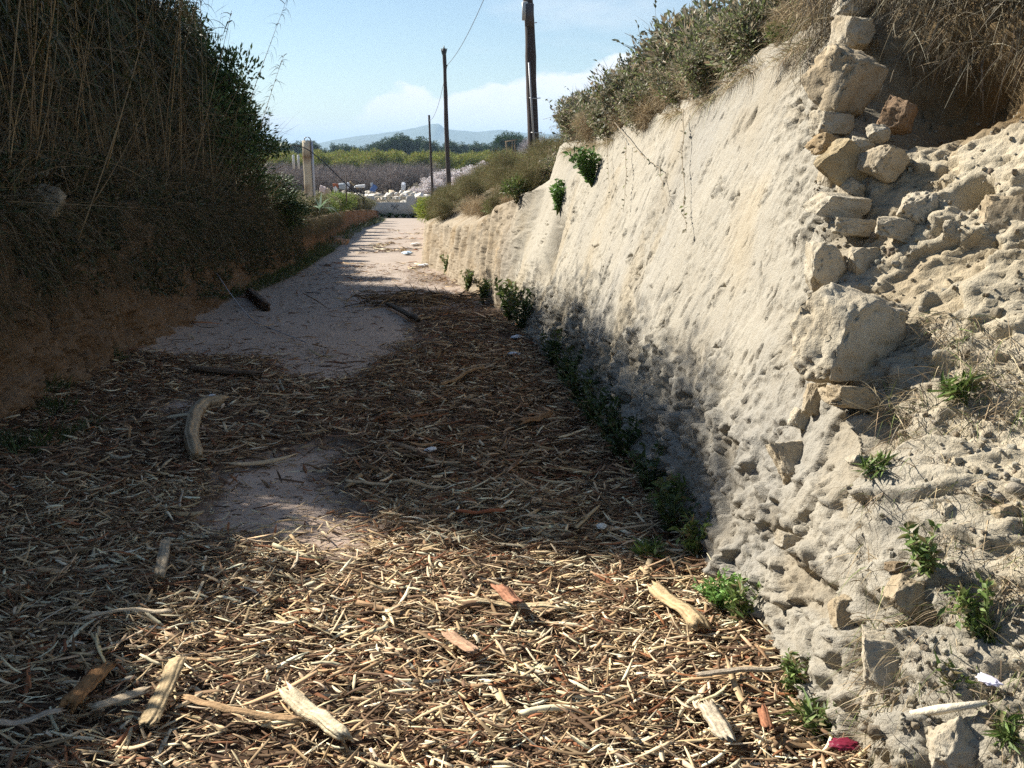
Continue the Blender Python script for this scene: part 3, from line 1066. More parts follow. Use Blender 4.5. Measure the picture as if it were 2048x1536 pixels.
def build_litter():
    mb = MB()

    def lay(n, y0, y1, l0, l1, w0, w1, S, lift, pitch, dens=1.0, pal=BARKPAL, thin=None):
        x, y = scatter(n, y0, y1)
        k = R.random(n) < np.maximum(cover(x + R.normal(0, 0.10, n), y + R.normal(0, 0.2, n)) * dens * np.clip(0.9 + 0.9 * fbm(np.stack([x * 2.5, y * 1.8, 0 * x], -1), 15, 3), 0.35, 1), 0.05 * (y < 24))
        x, y = x[k], y[k]
        n = len(x)
        L_ = np.exp(U(math.log(l0), math.log(l1), n))
        W_ = U(w0, w1, n)
        z = road_z(x, y) + U(0.0, lift, n)
        yaw = np.where(R.random(n) < 0.55, R.normal(0.05, 0.55, n), U(0, math.pi, n))
        strips(mb, np.stack([x, y, z], -1), yaw, R.normal(0, pitch, n), L_, W_, W_ * (U(0.05, 0.15, n) if thin is None else U(0.6, 1.4, n) * thin), R.normal(0, 0.24, n), pick(pal, n, 0.28), S)
    lay(52000, 2.0, 5.2, 0.015, 0.06, 0.002, 0.006, 2, 0.03, 0.3)
    lay(11000, 2.0, 5.2, 0.05, 0.13, 0.005, 0.013, 3, 0.045, 0.24)
    lay(13500, 2.0, 5.2, 0.045, 0.19, 0.005, 0.0155, 4, 0.05, 0.24, thin=0.08)
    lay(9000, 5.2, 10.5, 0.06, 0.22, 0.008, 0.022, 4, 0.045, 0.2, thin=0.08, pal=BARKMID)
    lay(420, 2.0, 5.4, 0.14, 0.36, 0.010, 0.026, 6, 0.05, 0.10)
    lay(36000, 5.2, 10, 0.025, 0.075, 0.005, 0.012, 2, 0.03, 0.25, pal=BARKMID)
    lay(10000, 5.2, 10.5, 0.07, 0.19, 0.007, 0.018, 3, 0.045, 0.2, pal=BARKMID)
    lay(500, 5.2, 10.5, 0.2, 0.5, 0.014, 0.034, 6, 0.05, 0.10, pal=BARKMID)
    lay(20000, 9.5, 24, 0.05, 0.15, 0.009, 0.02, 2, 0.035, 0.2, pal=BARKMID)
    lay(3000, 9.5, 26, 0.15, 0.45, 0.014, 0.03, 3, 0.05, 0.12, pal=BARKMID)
    lay(8000, 22, 50, 0.15, 0.4, 0.02, 0.05, 2, 0.05, 0.15)
    n = 15000
    x, y = scatter(n, 2.0, 22, 1.4)
    W_ = U(0.003, 0.009, n)
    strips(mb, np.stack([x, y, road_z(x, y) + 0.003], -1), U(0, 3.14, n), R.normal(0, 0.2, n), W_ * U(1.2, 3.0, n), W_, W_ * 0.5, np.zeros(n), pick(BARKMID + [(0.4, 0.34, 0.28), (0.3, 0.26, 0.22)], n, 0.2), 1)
    tag(mb.build('bark_litter', M['bark']), 'shredded tan and brown bark strewn thickly over the lane', kind='stuff')


def timber_piece(name, uv, rad, label, cat, col=(0.5, 0.38, 0.24), lift=0.05, sides=9, flat=0.6, seed=1, group=None, mat='wood', ends=None, wob=0.25):
    """log or bark slab along ground pixels uv; rad in metres"""
    g = np.array([on_road(*q) for q in uv])
    s = np.linspace(0, len(g) - 1, 6 * len(g))
    i = np.arange(len(g))
    pts = np.stack([np.interp(s, i, g[:, k]) for k in range(3)], -1)
    for k in range(3):                                       # soften the bends
        pts[1:-1] = 0.25 * pts[:-2] + 0.5 * pts[1:-1] + 0.25 * pts[2:]
    pts[:, 2] = road_z(pts[:, 0], pts[:, 1]) + lift + rad * 0.5
    if ends is not None:
        pts[:, 2] += np.linspace(ends[0], ends[1], len(pts))
    n = len(pts)
    c0 = pts.mean(0)
    q = pts - c0
    wob = min(wob, 0.10)
    if flat < 0.95:
        flat, rad, lift = flat * 0.5, rad * 0.68, lift * 0.4
    jit = 1 + wob * fbm(np.stack([np.linspace(0, n * 0.4, n), np.full(n, seed * 3.3), 0 * s], -1), seed, 2)
    r = rad * jit * np.concatenate([[0.8], np.ones(n - 2), [0.7]])
    sides = 26
    d = norm(np.gradient(q, axis=0))
    e1 = norm(np.cross(d, np.array([0, 0, 1.0])))
    e2 = np.cross(e1, d)
    th = np.arange(sides) * 2 * math.pi / sides
    rg = np.random.default_rng(seed * 7 + 1)
    ridge = 1 + 0.13 * rg.normal(size=sides)[None, :] + 0.25 * fbm(np.stack([np.repeat(s * 1.1, sides), np.tile(np.cos(th) * 2, n), np.tile(np.sin(th) * 2 + seed, n)], -1), seed, 3).reshape(n, sides)
    frayed = np.zeros((n, sides))
    frayed[0] = -np.abs(rg.normal(size=sides)) * rad * 0.8
    frayed[1] = frayed[0] * 0.5
    frayed[-1] = np.abs(rg.normal(size=sides)) * rad * 0.8
    frayed[-2] = frayed[-1] * 0.5
    rr = np.clip(ridge, 0.4, 1.6) * r[:, None]
    v = q[:, None, :] + e1[:, None, :] * (np.cos(th) * rr)[..., None] + e2[:, None, :] * (np.sin(th) * rr * flat)[..., None] + d[:, None, :] * frayed[..., None]
    v = v.reshape(-1, 3)
    a_, b_ = np.meshgrid(np.arange(n - 1), np.arange(sides), indexing='ij')
    b3 = (b_ + 1) % sides
    qd = np.stack([a_ * sides + b_, a_ * sides + b3, (a_ + 1) * sides + b3, (a_ + 1) * sides + b_], -1).reshape(-1, 4)
    k = np.arange(sides)
    k2 = (k + 1) % sides
    v = np.vstack([v, q[0], q[-1]])
    tr_ = np.vstack([np.stack([k2, k, np.full(sides, n * sides)], -1), np.stack([(n - 1) * sides + k, (n - 1) * sides + k2, np.full(sides, n * sides + 1)], -1)])
    cs = np.asarray(col) * (0.72 + 0.5 * rg.random((1, sides, 1)) + 0.15 * rg.normal(size=(n, sides, 1)))
    cs = np.vstack([np.clip(cs, 0.02, 0.9).reshape(-1, 3), np.asarray(col)[None] * 0.5, np.asarray(col)[None] * 0.5])
    mb = MB()
    mb.add(v, qd, tr_, cs)
    o = mb.build(name, M[mat])
    o.location = c0
    return tag(o, label, cat, group)


def build_pieces():
    T = timber_piece
    T('fallen_branch', [(440, 818), (408, 822), (388, 850), (380, 900), (392, 935)], 0.045, 'curved pale branch with dark bark rings lying in the lane shade', 'branch', (0.42, 0.32, 0.2), 0.03, 10, 1.0, 3)
    T('log', [(390, 752), (450, 758), (515, 765)], 0.085, 'dark rotten log lying across the shaded lane edge', 'log', (0.16, 0.11, 0.07), 0.02, 10, 0.8, 5)
    T('wood_chunk', [(1312, 1225), (1350, 1260), (1392, 1300)], 0.055, 'fibrous tan chunk of rotten wood with a dark broken end', 'wood', (0.55, 0.41, 0.23), 0.04, 10, 0.7, 7)
    T('split_log', [(585, 1452), (640, 1492), (688, 1532)], 0.042, 'splintered cream log at the near edge of the lane', 'log', (0.66, 0.56, 0.38), 0.05, 11, 0.8, 9, wob=0.4)
    T('bark_slab', [(362, 1368), (345, 1410), (322, 1455), (300, 1505)], 0.036, 'long tan bark slab pointing towards the viewer, in half shade', 'bark', (0.50, 0.38, 0.22), 0.06, 8, 0.45, 11)
    T('bark_strip', [(-20, 1498), (60, 1490), (125, 1470)], 0.022, 'long grey bark strip at the lower corner of the shaded litter', 'bark', (0.46, 0.38, 0.28), 0.06, 7, 0.4, 13)
    T('stick', [(170, 1288), (250, 1276), (345, 1272)], 0.017, 'straight pale stick lying where the shade begins', 'stick', (0.56, 0.46, 0.32), 0.07, 7, 0.7, 15)
    T('bark_slab', [(150, 1455), (185, 1410), (215, 1382)], 0.045, 'orange brown bark slab in the dark near corner', 'bark', (0.42, 0.22, 0.09), 0.05, 8, 0.5, 17)
    T('bark_slab', [(205, 1465), (250, 1448), (290, 1432)], 0.034, 'forked grey bark slab beside the long tan slab', 'bark', (0.50, 0.40, 0.27), 0.06, 8, 0.5, 19)
    T('stub', [(325, 1195), (333, 1172), (338, 1150)], 0.028, 'grey stub of branch catching the light at the shade edge', 'branch', (0.44, 0.36, 0.25), 0.06, 9, 0.9, 21, ends=(0, 0.05))
    T('bark_strip', [(380, 1448), (460, 1480), (600, 1498)], 0.024, 'long brown bark strip reaching the splintered log', 'bark', (0.46, 0.30, 0.16), 0.06, 7, 0.4, 23)
    T('bark_strip', [(930, 1245), (985, 1240), (1060, 1243), (1130, 1248)], 0.030, 'wide pale bark strip behind the reddish scrap', 'bark', (0.58, 0.46, 0.28), 0.03, 7, 0.35, 25)
    T('bark_scrap', [(1000, 1226), (1018, 1245), (1032, 1268)], 0.040, 'crumpled reddish bark scrap in the middle of the sunlit litter', 'bark', (0.40, 0.19, 0.11), 0.07, 8, 0.6, 27)
    T('bark_scrap', [(900, 1318), (922, 1336), (945, 1358)], 0.034, 'flat salmon coloured bark flake on the sunlit litter', 'bark', (0.52, 0.33, 0.21), 0.05, 8, 0.3, 29)
    T('splint', [(1412, 1478), (1432, 1505), (1448, 1535)], 0.042, 'bright white splintered chip near the foot of the wall', 'wood', (0.60, 0.51, 0.37), 0.06, 9, 0.45, 31, wob=0.5)
    T('splint', [(1522, 1490), (1530, 1530)], 0.022, 'short red brown stick right of the white chip', 'stick', (0.34, 0.15, 0.08), 0.07, 7, 0.8, 33)
    T('branch', [(1395, 1418), (1470, 1412), (1560, 1402), (1600, 1392)], 0.020, 'thin grey branch running up to the foot of the wall', 'branch', (0.42, 0.35, 0.26), 0.07, 7, 0.9, 35)
    T('bark_strip', [(695, 988), (760, 992), (830, 996), (880, 998)], 0.030, 'pale bark strip lying beside the bare concrete patch', 'bark', (0.48, 0.37, 0.23), 0.05, 7, 0.4, 37)
    T('bark_strip', [(915, 1050), (960, 1052), (1005, 1050)], 0.026, 'rust red bark strip in the shaded litter', 'bark', (0.36, 0.12, 0.05), 0.05, 7, 0.45, 39)
    T('bark_slab', [(1042, 868), (1070, 862), (1095, 858)], 0.055, 'curled brown bark slab standing on edge near the weeds', 'bark', (0.34, 0.20, 0.10), 0.05, 8, 0.9, 41)
    T('bark_strip', [(880, 790), (915, 775), (965, 752)], 0.035, 'tan stick slanting across the shaded lane past the bare patch', 'stick', (0.36, 0.24, 0.13), 0.05, 7, 0.7, 43)
    T('log', [(500, 598), (520, 612), (532, 622)], 0.075, 'small dark stump at the foot of the shaded bank', 'log', (0.13, 0.09, 0.06), 0.03, 9, 1.0, 45)
    T('branch', [(775, 618), (805, 632), (838, 650)], 0.030, 'dark forked stick leaving the twig heap on the lane', 'branch', (0.12, 0.09, 0.06), 0.05, 7, 1.0, 47)
    T('stick', [(612, 588), (640, 590)], 0.02, 'short black stick on the bare concrete', 'stick', (0.04, 0.04, 0.04), 0.02, 7, 0.8, 49)
    # heap of twigs in the middle of the lane
    g = on_road(830, 610)
    mb = MB()
    n = 260
    b = R.normal(0, 1, (n, 3)) * np.array([0.55, 0.28, 0.0]) + np.array([0, 0, 0.03])
    b[:, 2] = U(0.02, 0.16, n)
    d = R.normal(size=(n, 3)) * np.array([1, 0.7, 0.15])
    for i in range(n):
        dd = d[i] / np.linalg.norm(d[i])
        L_ = U(0.15, 0.6)
        tube(mb, [b[i] - dd * L_ / 2, b[i] + np.array([0, 0, U(0, 0.03)]), b[i] + dd * L_ / 2], [0.005, 0.009, 0.004], 4, pick([(0.22, 0.15, 0.09), (0.4, 0.29, 0.17), (0.12, 0.08, 0.05)], 1)[0])
    o = mb.build('twig_heap', M['twig'])
    o.location = g
    tag(o, 'loose heap of dark twigs and bark halfway down the lane', 'twigs')

    # scraps of paper and plastic: crumpled sheets with thickness
    def scrap(u, v, size, col, label, cat='litter', h=0.06, name='paper_scrap', loc=None):
        vv, tt = ICO3
        q = vv * np.array([1, 0.7, 0.28])
        f = np.abs(fbm(vv * 2.3 + u, int(u), 3))
        q = q * (0.75 + 0.5 * f)[:, None] * size * np.array([1, 1, 0.8])
        mb = MB()
        mb.add(q, None, tt, col)
        o = mb.build(name, M['plastic'])
        p = on_road(u, v) if loc is None else loc
        o.location = (p[0], p[1], p[2] + h)
        o.rotation_euler = (0, 0, U(0, 6))
        return tag(o, label, cat)
    scrap(851, 536, 0.22, (0.8, 0.8, 0.8), 'large crumpled white bag on the lane by the far wall corner', 'bag', name='plastic_bag')
    scrap(815, 510, 0.24, (0.55, 0.68, 0.8), 'bluish white plastic sheet lying further down the lane', 'plastic sheet', name='plastic_sheet')
    scrap(832, 492, 0.26, (0.78, 0.74, 0.7), 'pale crumpled paper farthest down the lane', 'paper')
    scrap(1033, 684, 0.09, (0.7, 0.75, 0.82), 'small white scrap beside the bright weed at the wall foot', 'paper')
    scrap(1030, 719, 0.08, (0.7, 0.75, 0.82), 'small white scrap just nearer than the one by the weed', 'paper')
    scrap(1203, 1076, 0.04, (0.74, 0.72, 0.62), 'pale triangular scrap on the shaded litter near the lit patch', 'paper')
    scrap(425, 806, 0.05, (0.7, 0.7, 0.68), 'tiny white scrap at the tip of the curved branch', 'paper')
    scrap(862, 917, 0.05, (0.7, 0.7, 0.68), 'white flake beside the bare concrete patch in shade', 'paper')
    p, t = hit_right(1716, 1506)
    scrap(1716, 1506, 0.045, (0.20, 0.012, 0.035), 'crumpled shiny red wrapper at the foot of the bank', 'wrapper', name='wrapper', loc=p + np.array([-0.06, -0.05, 0.0]))
    p, t = hit_right(1984, 1390)
    scrap(1984, 1390, 0.035, (0.78, 0.74, 0.85), 'small whitish rag on the broken bank beside a pale stick', 'rag', name='rag', loc=p + np.array([-0.03, -0.03, 0.0]))
    # pale stick lying on the broken bank
    a, _ = hit_right(1838, 1424)
    b2, _ = hit_right(1990, 1402)
    mb = MB()
    m_ = (a + b2) / 2
    nn = np.array([-0.04, -0.04, 0.02])
    tube(mb, np.array([a, a * 0.6 + b2 * 0.4 + nn * 0.2, b2]) - m_ + nn, [0.008, 0.013, 0.007], 7, (0.72, 0.65, 0.5))
    o = mb.build('stick', M['wood'])
    o.location = m_
    tag(o, 'pale peeled stick lying across the broken bank', 'stick')
    # thin cable leaning from the bank to the lane
    a = at_y(432, 545, 14.0)
    b2 = on_road(612, 690)
    mb = MB()
    s = np.linspace(0, 1, 14)[:, None]
    pts = a * (1 - s) + b2 * s
    pts[:, 2] -= 0.25 * np.sin(s[:, 0] * math.pi)
    pts[:, 2] = np.maximum(pts[:, 2], zr(pts[:, 1]) + 0.03)
    tube(mb, pts, 0.0065, 5, (0.35, 0.36, 0.38))
    tag(mb.build('fallen_cable', M['metal']), 'thin grey cable trailing from the shaded bank onto the lane', 'cable')


# ------------------------------------------------------------------ plants
GREY = [(0.24, 0.22, 0.15), (0.33, 0.30, 0.22), (0.17, 0.17, 0.11), (0.40, 0.34, 0.24), (0.12, 0.13, 0.08), (0.34, 0.26, 0.16), (0.19, 0.23, 0.09), (0.24, 0.27, 0.12)]
DRY = [(0.42, 0.33, 0.20), (0.33, 0.25, 0.15), (0.50, 0.41, 0.27), (0.24, 0.18, 0.11)]
FRESH = [(0.11, 0.17, 0.04), (0.15, 0.22, 0.055), (0.08, 0.12, 0.03), (0.20, 0.26, 0.08), (0.20, 0.17, 0.08)]
DEEP = [(0.045, 0.085, 0.022), (0.06, 0.11, 0.03), (0.035, 0.06, 0.018), (0.08, 0.13, 0.035)]
BROOM = [(0.17, 0.17, 0.07), (0.22, 0.19, 0.09), (0.27, 0.21, 0.11), (0.13, 0.14, 0.055)]


def ball(n, c, r, shell=0.5):
    d = norm(R.normal(size=(n, 3)))
    k = (shell + (1 - shell) * R.random((n, 1))) ** 0.8
    return np.asarray(c) + d * k * np.asarray(r), d


def clumps(n, nc, c, r, cr):
    """points gathered in nc clumps spread through an ellipsoid"""
    cc, _ = ball(nc, c, r, 0.35)
    k = R.integers(0, nc, n)
    d = norm(R.normal(size=(n, 3)))
    s = cr * U(0.6, 1.3, nc)[k]
    return cc[k] + d * (s * R.random(n) ** 0.5)[:, None] * np.array([1, 1, 0.8]), d, cc


def shrub(name, r, h, nl, ls, lw, pal, stem=(0.2, 0.15, 0.1), nstem=30, cat='shrub', clump=26, cr=0.3, mat='leaf', strap=False, stem_r=0.006):
    """stems are the thing's own mesh, foliage its part"""
    c = np.array([0, 0, h * 0.52])
    rr = np.array([r, r, h * 0.5])
    p, d, cc = clumps(nl, clump, c, rr * 0.8, cr * r)
    mb = MB()
    for q in cc[:nstem]:
        mid = q * np.array([0.45, 0.45, 0.5]) + R.normal(0, 0.04 * r, 3)
        tube(mb, [np.array([U(-.06, .06), U(-.06, .06), -0.05]), mid, q, q + norm(q - mid) * 0.35 * r * U(0.3, 1.2)], [stem_r * 1.6, stem_r, stem_r * 0.6, stem_r * 0.25], 4, np.asarray(stem) * U(0.7, 1.3))
    tw, dd = ball(nstem * 6, c, rr * 0.9, 0.2)
    blades(mb, tw, norm(tw * np.array([1, 1, 0.6])) + R.normal(0, 0.5, tw.shape), U(0.12, 0.4, len(tw)) * r * 1.2, stem_r * 0.9, 0.1, 2, np.asarray(stem) * U(0.7, 1.5, (len(tw), 1)))
    o = mb.build(name, M['twig'])
    mb = MB()
    dv = d + np.array([0, 0, 0.35]) + R.normal(0, 0.5, d.shape)
    if strap:
        blades(mb, p, dv, ls * U(0.6, 1.4, nl), lw, 0.25, 2, pick(pal, nl, 0.25))
    else:
        leaves(mb, p, dv, ls * U(0.6, 1.4, nl), lw * U(0.7, 1.3, nl), pick(pal, nl, 0.25))
    mb.build('foliage', M[mat], o)
    o['category'] = cat
    return Kind(o)


def weed(name, r, h, nst, pal, ls=0.06, lw=0.025, cat='weed', per=16):
    mb, ml = MB(), MB()
    for i in range(nst):
        a = U(0, 2 * math.pi)
        t = np.array([math.cos(a) * r * U(0.2, 1), math.sin(a) * r * U(0.2, 1), h * U(0.55, 1)])
        mid = t * np.array([0.4, 0.4, 0.6])
        tube(mb, [(0, 0, -0.03), mid, t], [0.004, 0.003, 0.0015], 4, (0.12, 0.16, 0.05))
        s = U(0.15, 1.05, per)[:, None]
        b = mid * s * 2 * (s < 0.5) + (mid + (t - mid) * (s - 0.5) * 2) * (s >= 0.5)
        d = R.normal(size=(per, 3)) * np.array([1, 1, 0.4]) + np.array([0, 0, 0.4])
        leaves(ml, b, d, ls * U(0.6, 1.3, per), lw * U(0.7, 1.3, per), pick(pal, per, 0.2))
    o = mb.build(name, M['twig'])
    ml.build('foliage', M['leaf'], o)
    o['category'] = cat
    return Kind(o)


def build_weeds():
    w1 = weed('leafy_weed', 0.13, 0.30, 16, FRESH)
    w2 = weed('leafy_weed', 0.19, 0.34, 14, [(0.05, 0.085, 0.028), (0.07, 0.11, 0.035), (0.04, 0.06, 0.02), (0.12, 0.10, 0.05)], 0.06, 0.022)
    w3 = weed('feathery_weed', 0.13, 0.22, 46, [(0.17, 0.31, 0.06), (0.22, 0.38, 0.09), (0.12, 0.24, 0.05)], 0.03, 0.012, per=26)
    w4 = weed('rosette_weed', 0.14, 0.14, 20, FRESH, 0.13, 0.022, per=8)

    def at(kind, u, v, s, label, rz=0):
        g = on_road(u, v)
        g[2] += 0.03
        kind.place(g, label, rz + U(0, 6), s)
    at(w1, 1020, 650, 1.7, 'bright green leafy weed where the wall shade begins')
    at(w2, 1042, 672, 1.5, 'dark green weed just behind the bright one at the wall foot')
    at(w2, 1105, 745, 1.1, 'shaded weed farthest along the row at the wall foot')
    at(w2, 1130, 785, 1.05, 'shaded weed second farthest along the row at the wall foot')
    at(w2, 1158, 825, 1.0, 'shaded weed in the middle of the row at the wall foot')
    at(w2, 1190, 868, 1.0, 'tall shaded weed against the grey step of the wall')
    at(w2, 1215, 905, .95, 'broad shaded weed before the widest part of the wall shade')
    at(w2, 1242, 940, .9, 'shaded weed next to the last dark gap of the row')
    at(w2, 1295, 1010, .85, 'nearest weed still in shade at the wall foot')
    at(w1, 1330, 1068, .8, 'leafy weed half in sun at the end of the wall shade')
    at(w2, 1345, 1095, 0.8, 'low weed just in front of the half sunlit one')
    at(w1, 1388, 1148, 0.7, 'straggly sunlit weed at the wall foot')
    at(w4, 1300, 1140, 0.6, 'flat grassy weed among bark by the straggly weed')
    at(w3, 1440, 1250, 0.8, 'round feathery bright green weed at the wall foot')
    at(w1, 1485, 1282, 0.62, 'small ragged weed right of the feathery one')
    at(w4, 1632, 1492, 0.62, 'star shaped green rosette near the red wrapper')
    at(w1, 1590, 1425, 0.5, 'tiny sprig behind the star shaped rosette')
    at(w1, 965, 612, 1.2, 'sunlit weed at the foot of the ribbed far cut')
    at(w1, 935, 588, 1.2, 'sparse weed further along the ribbed far cut')
    at(w1, 893, 553, 1.3, 'olive tuft at the far end of the ribbed cut')
    # weeds on the broken bank
    for u, v, s, k, lb in ((1860, 1150, 0.55, w1, 'dusty green weed over the dark cleft in the bank'),
                           (1995, 1310, 0.6, w1, 'leggy green weed at the edge of the broken bank'),
                           (1900, 1395, 0.5, w4, 'grassy tuft above the peeled stick'),
                           (2020, 1475, 0.4, w4, 'spiky grass tuft beside the foot boulder'),
                           (1930, 800, 0.5, w4, 'sparse grass tuft on the middle of the broken bank'),
                           (1760, 950, 0.4, w4, 'grass tuft right of the leaning slab')):
        p, t = hit_right(u, v)
        k.place(p, lb, U(0, 6), s, 0, -0.5)
    # two bushes growing out of the wall face
    w5 = weed('wall_bush', 0.20, 0.40, 30, [(0.10, 0.19, 0.045), (0.14, 0.25, 0.06), (0.07, 0.13, 0.03)], 0.06, 0.032, 'bush', 20)
    for u, v, s, lb in ((1188, 362, 0.95, 'dense green bush hanging on the wall just below its top'),
                        (1118, 418, 0.95, 'smaller green bush growing from the far edge of the wall')):
        p, t = hit_right(u, v)
        w5.place(p + np.array([-0.02, 0, -0.05]), lb, U(0, 6), s, 0, -0.25)


def build_thicket():
    """canes stand one by one; dead leaves and scrub between them are stuff"""
    stems = [(0.30, 0.20, 0.09), (0.36, 0.25, 0.12), (0.22, 0.15, 0.075), (0.27, 0.20, 0.11)]
    protos = []
    for k in range(8):
        Hh = U(4.0, 5.0)
        n = 13
        s = np.linspace(0, 1, n)
        a = U(0, 6.28)
        bend = U(0.2, 0.8)
        pts = np.stack([np.cos(a) * bend * s ** 2.2, np.sin(a) * bend * s ** 2.2, Hh * s - 0.1 - 0.1 * bend * s ** 3], -1)
        mb = MB()
        tube(mb, pts, 0.013 * (1 - 0.72 * s) + 0.0015 * (np.arange(n) % 2), 5, np.asarray(stems[k % 4]) * (0.85 + 0.3 * R.random((n, 1))))
        o = mb.build('reed_cane', M['cane'])
        o['category'] = 'reed'
        nl = 26
        ss = U(0.35, 1.0, nl) ** 0.8
        b = np.stack([np.interp(ss, s, pts[:, i]) for i in range(3)], -1)
        ang = U(0, 6.28, nl)
        d = np.stack([np.cos(ang), np.sin(ang), U(0.2, 1.1, nl)], -1)
        mb = MB()
        blades(mb, b, d, U(0.3, 0.65, nl), U(0.02, 0.038, nl), U(0.5, 1.5, nl), 5, pick([(0.08, 0.085, 0.03), (0.06, 0.08, 0.025), (0.17, 0.12, 0.055), (0.22, 0.16, 0.08), (0.05, 0.06, 0.022)], nl, 0.2), face=np.tile([0, 0, 1.0], (nl, 1)) + R.normal(0, 0.3, (nl, 3)))
        mb.build('cane_leaves', M['dark_leaf'], o)
        protos.append(Kind(o))
    lb = 'dry brown cane standing in the shaded reed thicket'
    gp = 'canes of the reed thicket'
    zt = lambda y: zr(y) + itp(_hl, y)
    i = 0
    for _ in range(150):
        y = U(6.9, 16.8)
        x = xl(y) - 0.35 - 2.6 * R.random() ** 1.5
        y = max(y, 7.3 + 0.66 * (-4.0 - x))
        protos[i % 8].place((x, y, zt(y) - 0.05), lb, U(0, 6.28), U(0.68, 0.76) + 0.10 * max(xl(y) - 0.35 - x, 0), R.normal(0, 0.13), U(-0.05, 0.12) + 0.42 * (R.random() < 0.28) * R.random(), gp)
        i += 1
    # canes that lean out over the lane
    def lean(u0, v0, u1, v1, y, dy, label, sc=1.0):
        a, b = at_y(u0, v0, y), at_y(u1, v1, y + dy)
        d = (b - a)
        L_ = np.linalg.norm(d)
        k = protos[i % 8]
        o = k.place(a, label, 0, (0.45, 0.45, L_ / 4.4))
        e = Vector(d).to_track_quat('Z', 'Y').to_euler()
        o.rotation_euler = e
        o['group'] = 'canes leaning out of the thicket'
    lean(190, 400, 355, 150, 8.6, 1.2, 'thick pale cane leaning far out, broken at its tip')
    i += 1
    lean(160, 470, 310, 60, 8.2, 0.8, 'long cane leaning steeply beside the broken pale one')
    i += 1
    lean(215, 330, 300, 20, 8.8, 0.6, 'slender upright cane between the two leaning ones')
    i += 1
    lean(20, 330, 45, 20, 7.6, 0.3, 'upright golden cane nearest the picture edge')
    i += 1
    lean(150, 240, 200, -40, 8.6, 0.4, 'pale upright cane behind the leaning ones')
    i += 1
    lean(70, 330, 170, -30, 8.0, 0.4, 'slightly tilted cane above the lodged slab of rock')
    i += 1
    lean(500, 200, 575, -10, 17.5, 0.6, 'thin arching reed sprig reaching over the sky')
    i += 1
    lean(520, 260, 562, 110, 18.0, 0.6, 'short feathery reed above the evergreen bush')
    # leafy mass
    TY, TZ = [6.7, 7.35, 7.9, 12, 15, 16.4, 17.2], [2.3, 3.8, 4.8, 4.75, 4.3, 3.6, 2.9]
    mb = MB()
    n = 185000
    y = U(6.6, 17.2, n)
    dep = R.random(n) ** 0.75
    x = xl(y) - 0.45 - 4.2 * dep
    ok = y > 6.7 + 0.66 * (-4.0 - x)
    x, y, dep = x[ok], y[ok], dep[ok]
    n = len(x)
    topz = np.interp(y, TY, TZ) + 0.5 * np.maximum(xl(y) - 0.45 - x, 0) + 0.15 * fbm(np.stack([x * 1.5, y * 1.5, 0 * x], -1), 151, 3)
    zb = zt(y)
    z = zb + (topz - zb) * R.random(n) ** 0.8
    p = np.stack([x, y, z], -1)
    keep = (fbm(p * 1.7, 153, 3) > -0.40 + 0.45 * np.exp(-dep * 5)) | (R.random(n) < 0.15)
    p = p[keep]
    n = len(p)
    d = R.normal(size=(n, 3)) * np.array([1, 1, 0.5]) + np.array([0.25, 0, -0.25])
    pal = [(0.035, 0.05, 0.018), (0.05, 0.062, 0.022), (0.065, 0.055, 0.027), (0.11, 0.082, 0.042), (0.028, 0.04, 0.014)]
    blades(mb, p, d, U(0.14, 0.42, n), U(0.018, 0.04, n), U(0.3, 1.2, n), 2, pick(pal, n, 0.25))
    # thin fringe along the top
    m = 3000
    y = U(7.2, 17.0, m)
    x = xl(y) - 0.4 - 3.2 * R.random(m)
    y = np.maximum(y, 7.0 + 0.66 * (-4.0 - x))
    topz = np.interp(y, TY, TZ) + 0.5 * np.maximum(xl(y) - 0.45 - x, 0)
    p = np.stack([x, y, topz - 0.3 + 0.5 * R.random(m)], -1)
    blades(mb, p, R.normal(size=(m, 3)) * np.array([0.8, 0.8, 0.3]) + np.array([0, 0, 0.5]), U(0.2, 0.5, m), U(0.012, 0.026, m), U(0.3, 1.2, m), 3, pick(pal, m, 0.2))
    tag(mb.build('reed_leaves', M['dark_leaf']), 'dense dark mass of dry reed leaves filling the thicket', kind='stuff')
    # thin dead twigs and stalks between the canes
    mb = MB()
    n = 7000
    y = U(6.3, 20, n)
    x = xl(y) - 0.1 - 1.8 * R.random(n) ** 1.4
    z = zt(y) + U(-0.3, 2.2, n) * R.random(n)
    d = R.normal(size=(n, 3)) * np.array([0.6, 0.6, 0.5]) + np.array([0.15, 0, 0.6])
    blades(mb, np.stack([x, y, z], -1), d, U(0.3, 1.3, n), U(0.003, 0.008, n), U(0, 0.5, n), 3, pick([(0.17, 0.12, 0.06), (0.11, 0.08, 0.045), (0.25, 0.18, 0.10)], n, 0.2))
    tag(mb.build('dead_stalks', M['dry']), 'tangle of thin dead stalks at the foot of the canes', kind='stuff')

    # evergreen bushes closing the thicket at its far end
    b1 = shrub('evergreen_bush', 1.25, 2.9, 15000, 0.085, 0.036, DEEP, nstem=40, cat='bush', clump=60, cr=0.30, mat='dark_leaf')
    b1.place((-5.35, 18.6, zt(18.6) - 0.2), 'large dark evergreen bush closing the far end of the thicket', 0.3, (1.0, 1.15, 0.93))
    b1.place((-5.9, 17.2, zt(17.2) - 0.2), 'dark evergreen bush half hidden behind the reed leaves', 2.1, (1.0, 1.1, 1.12))
    b1.place((-5.05, 20.6, zt(20) - 0.6), 'low dark evergreen bush in front of the gatepost', 4.0, (0.75, 0.9, 0.50))
    b1.place((-5.5, 17.4, zt(17.4) - 0.2), 'tallest dark evergreen bush, rising to the top of the picture beside the sky', 5.2, (0.9, 1.0, 1.36))
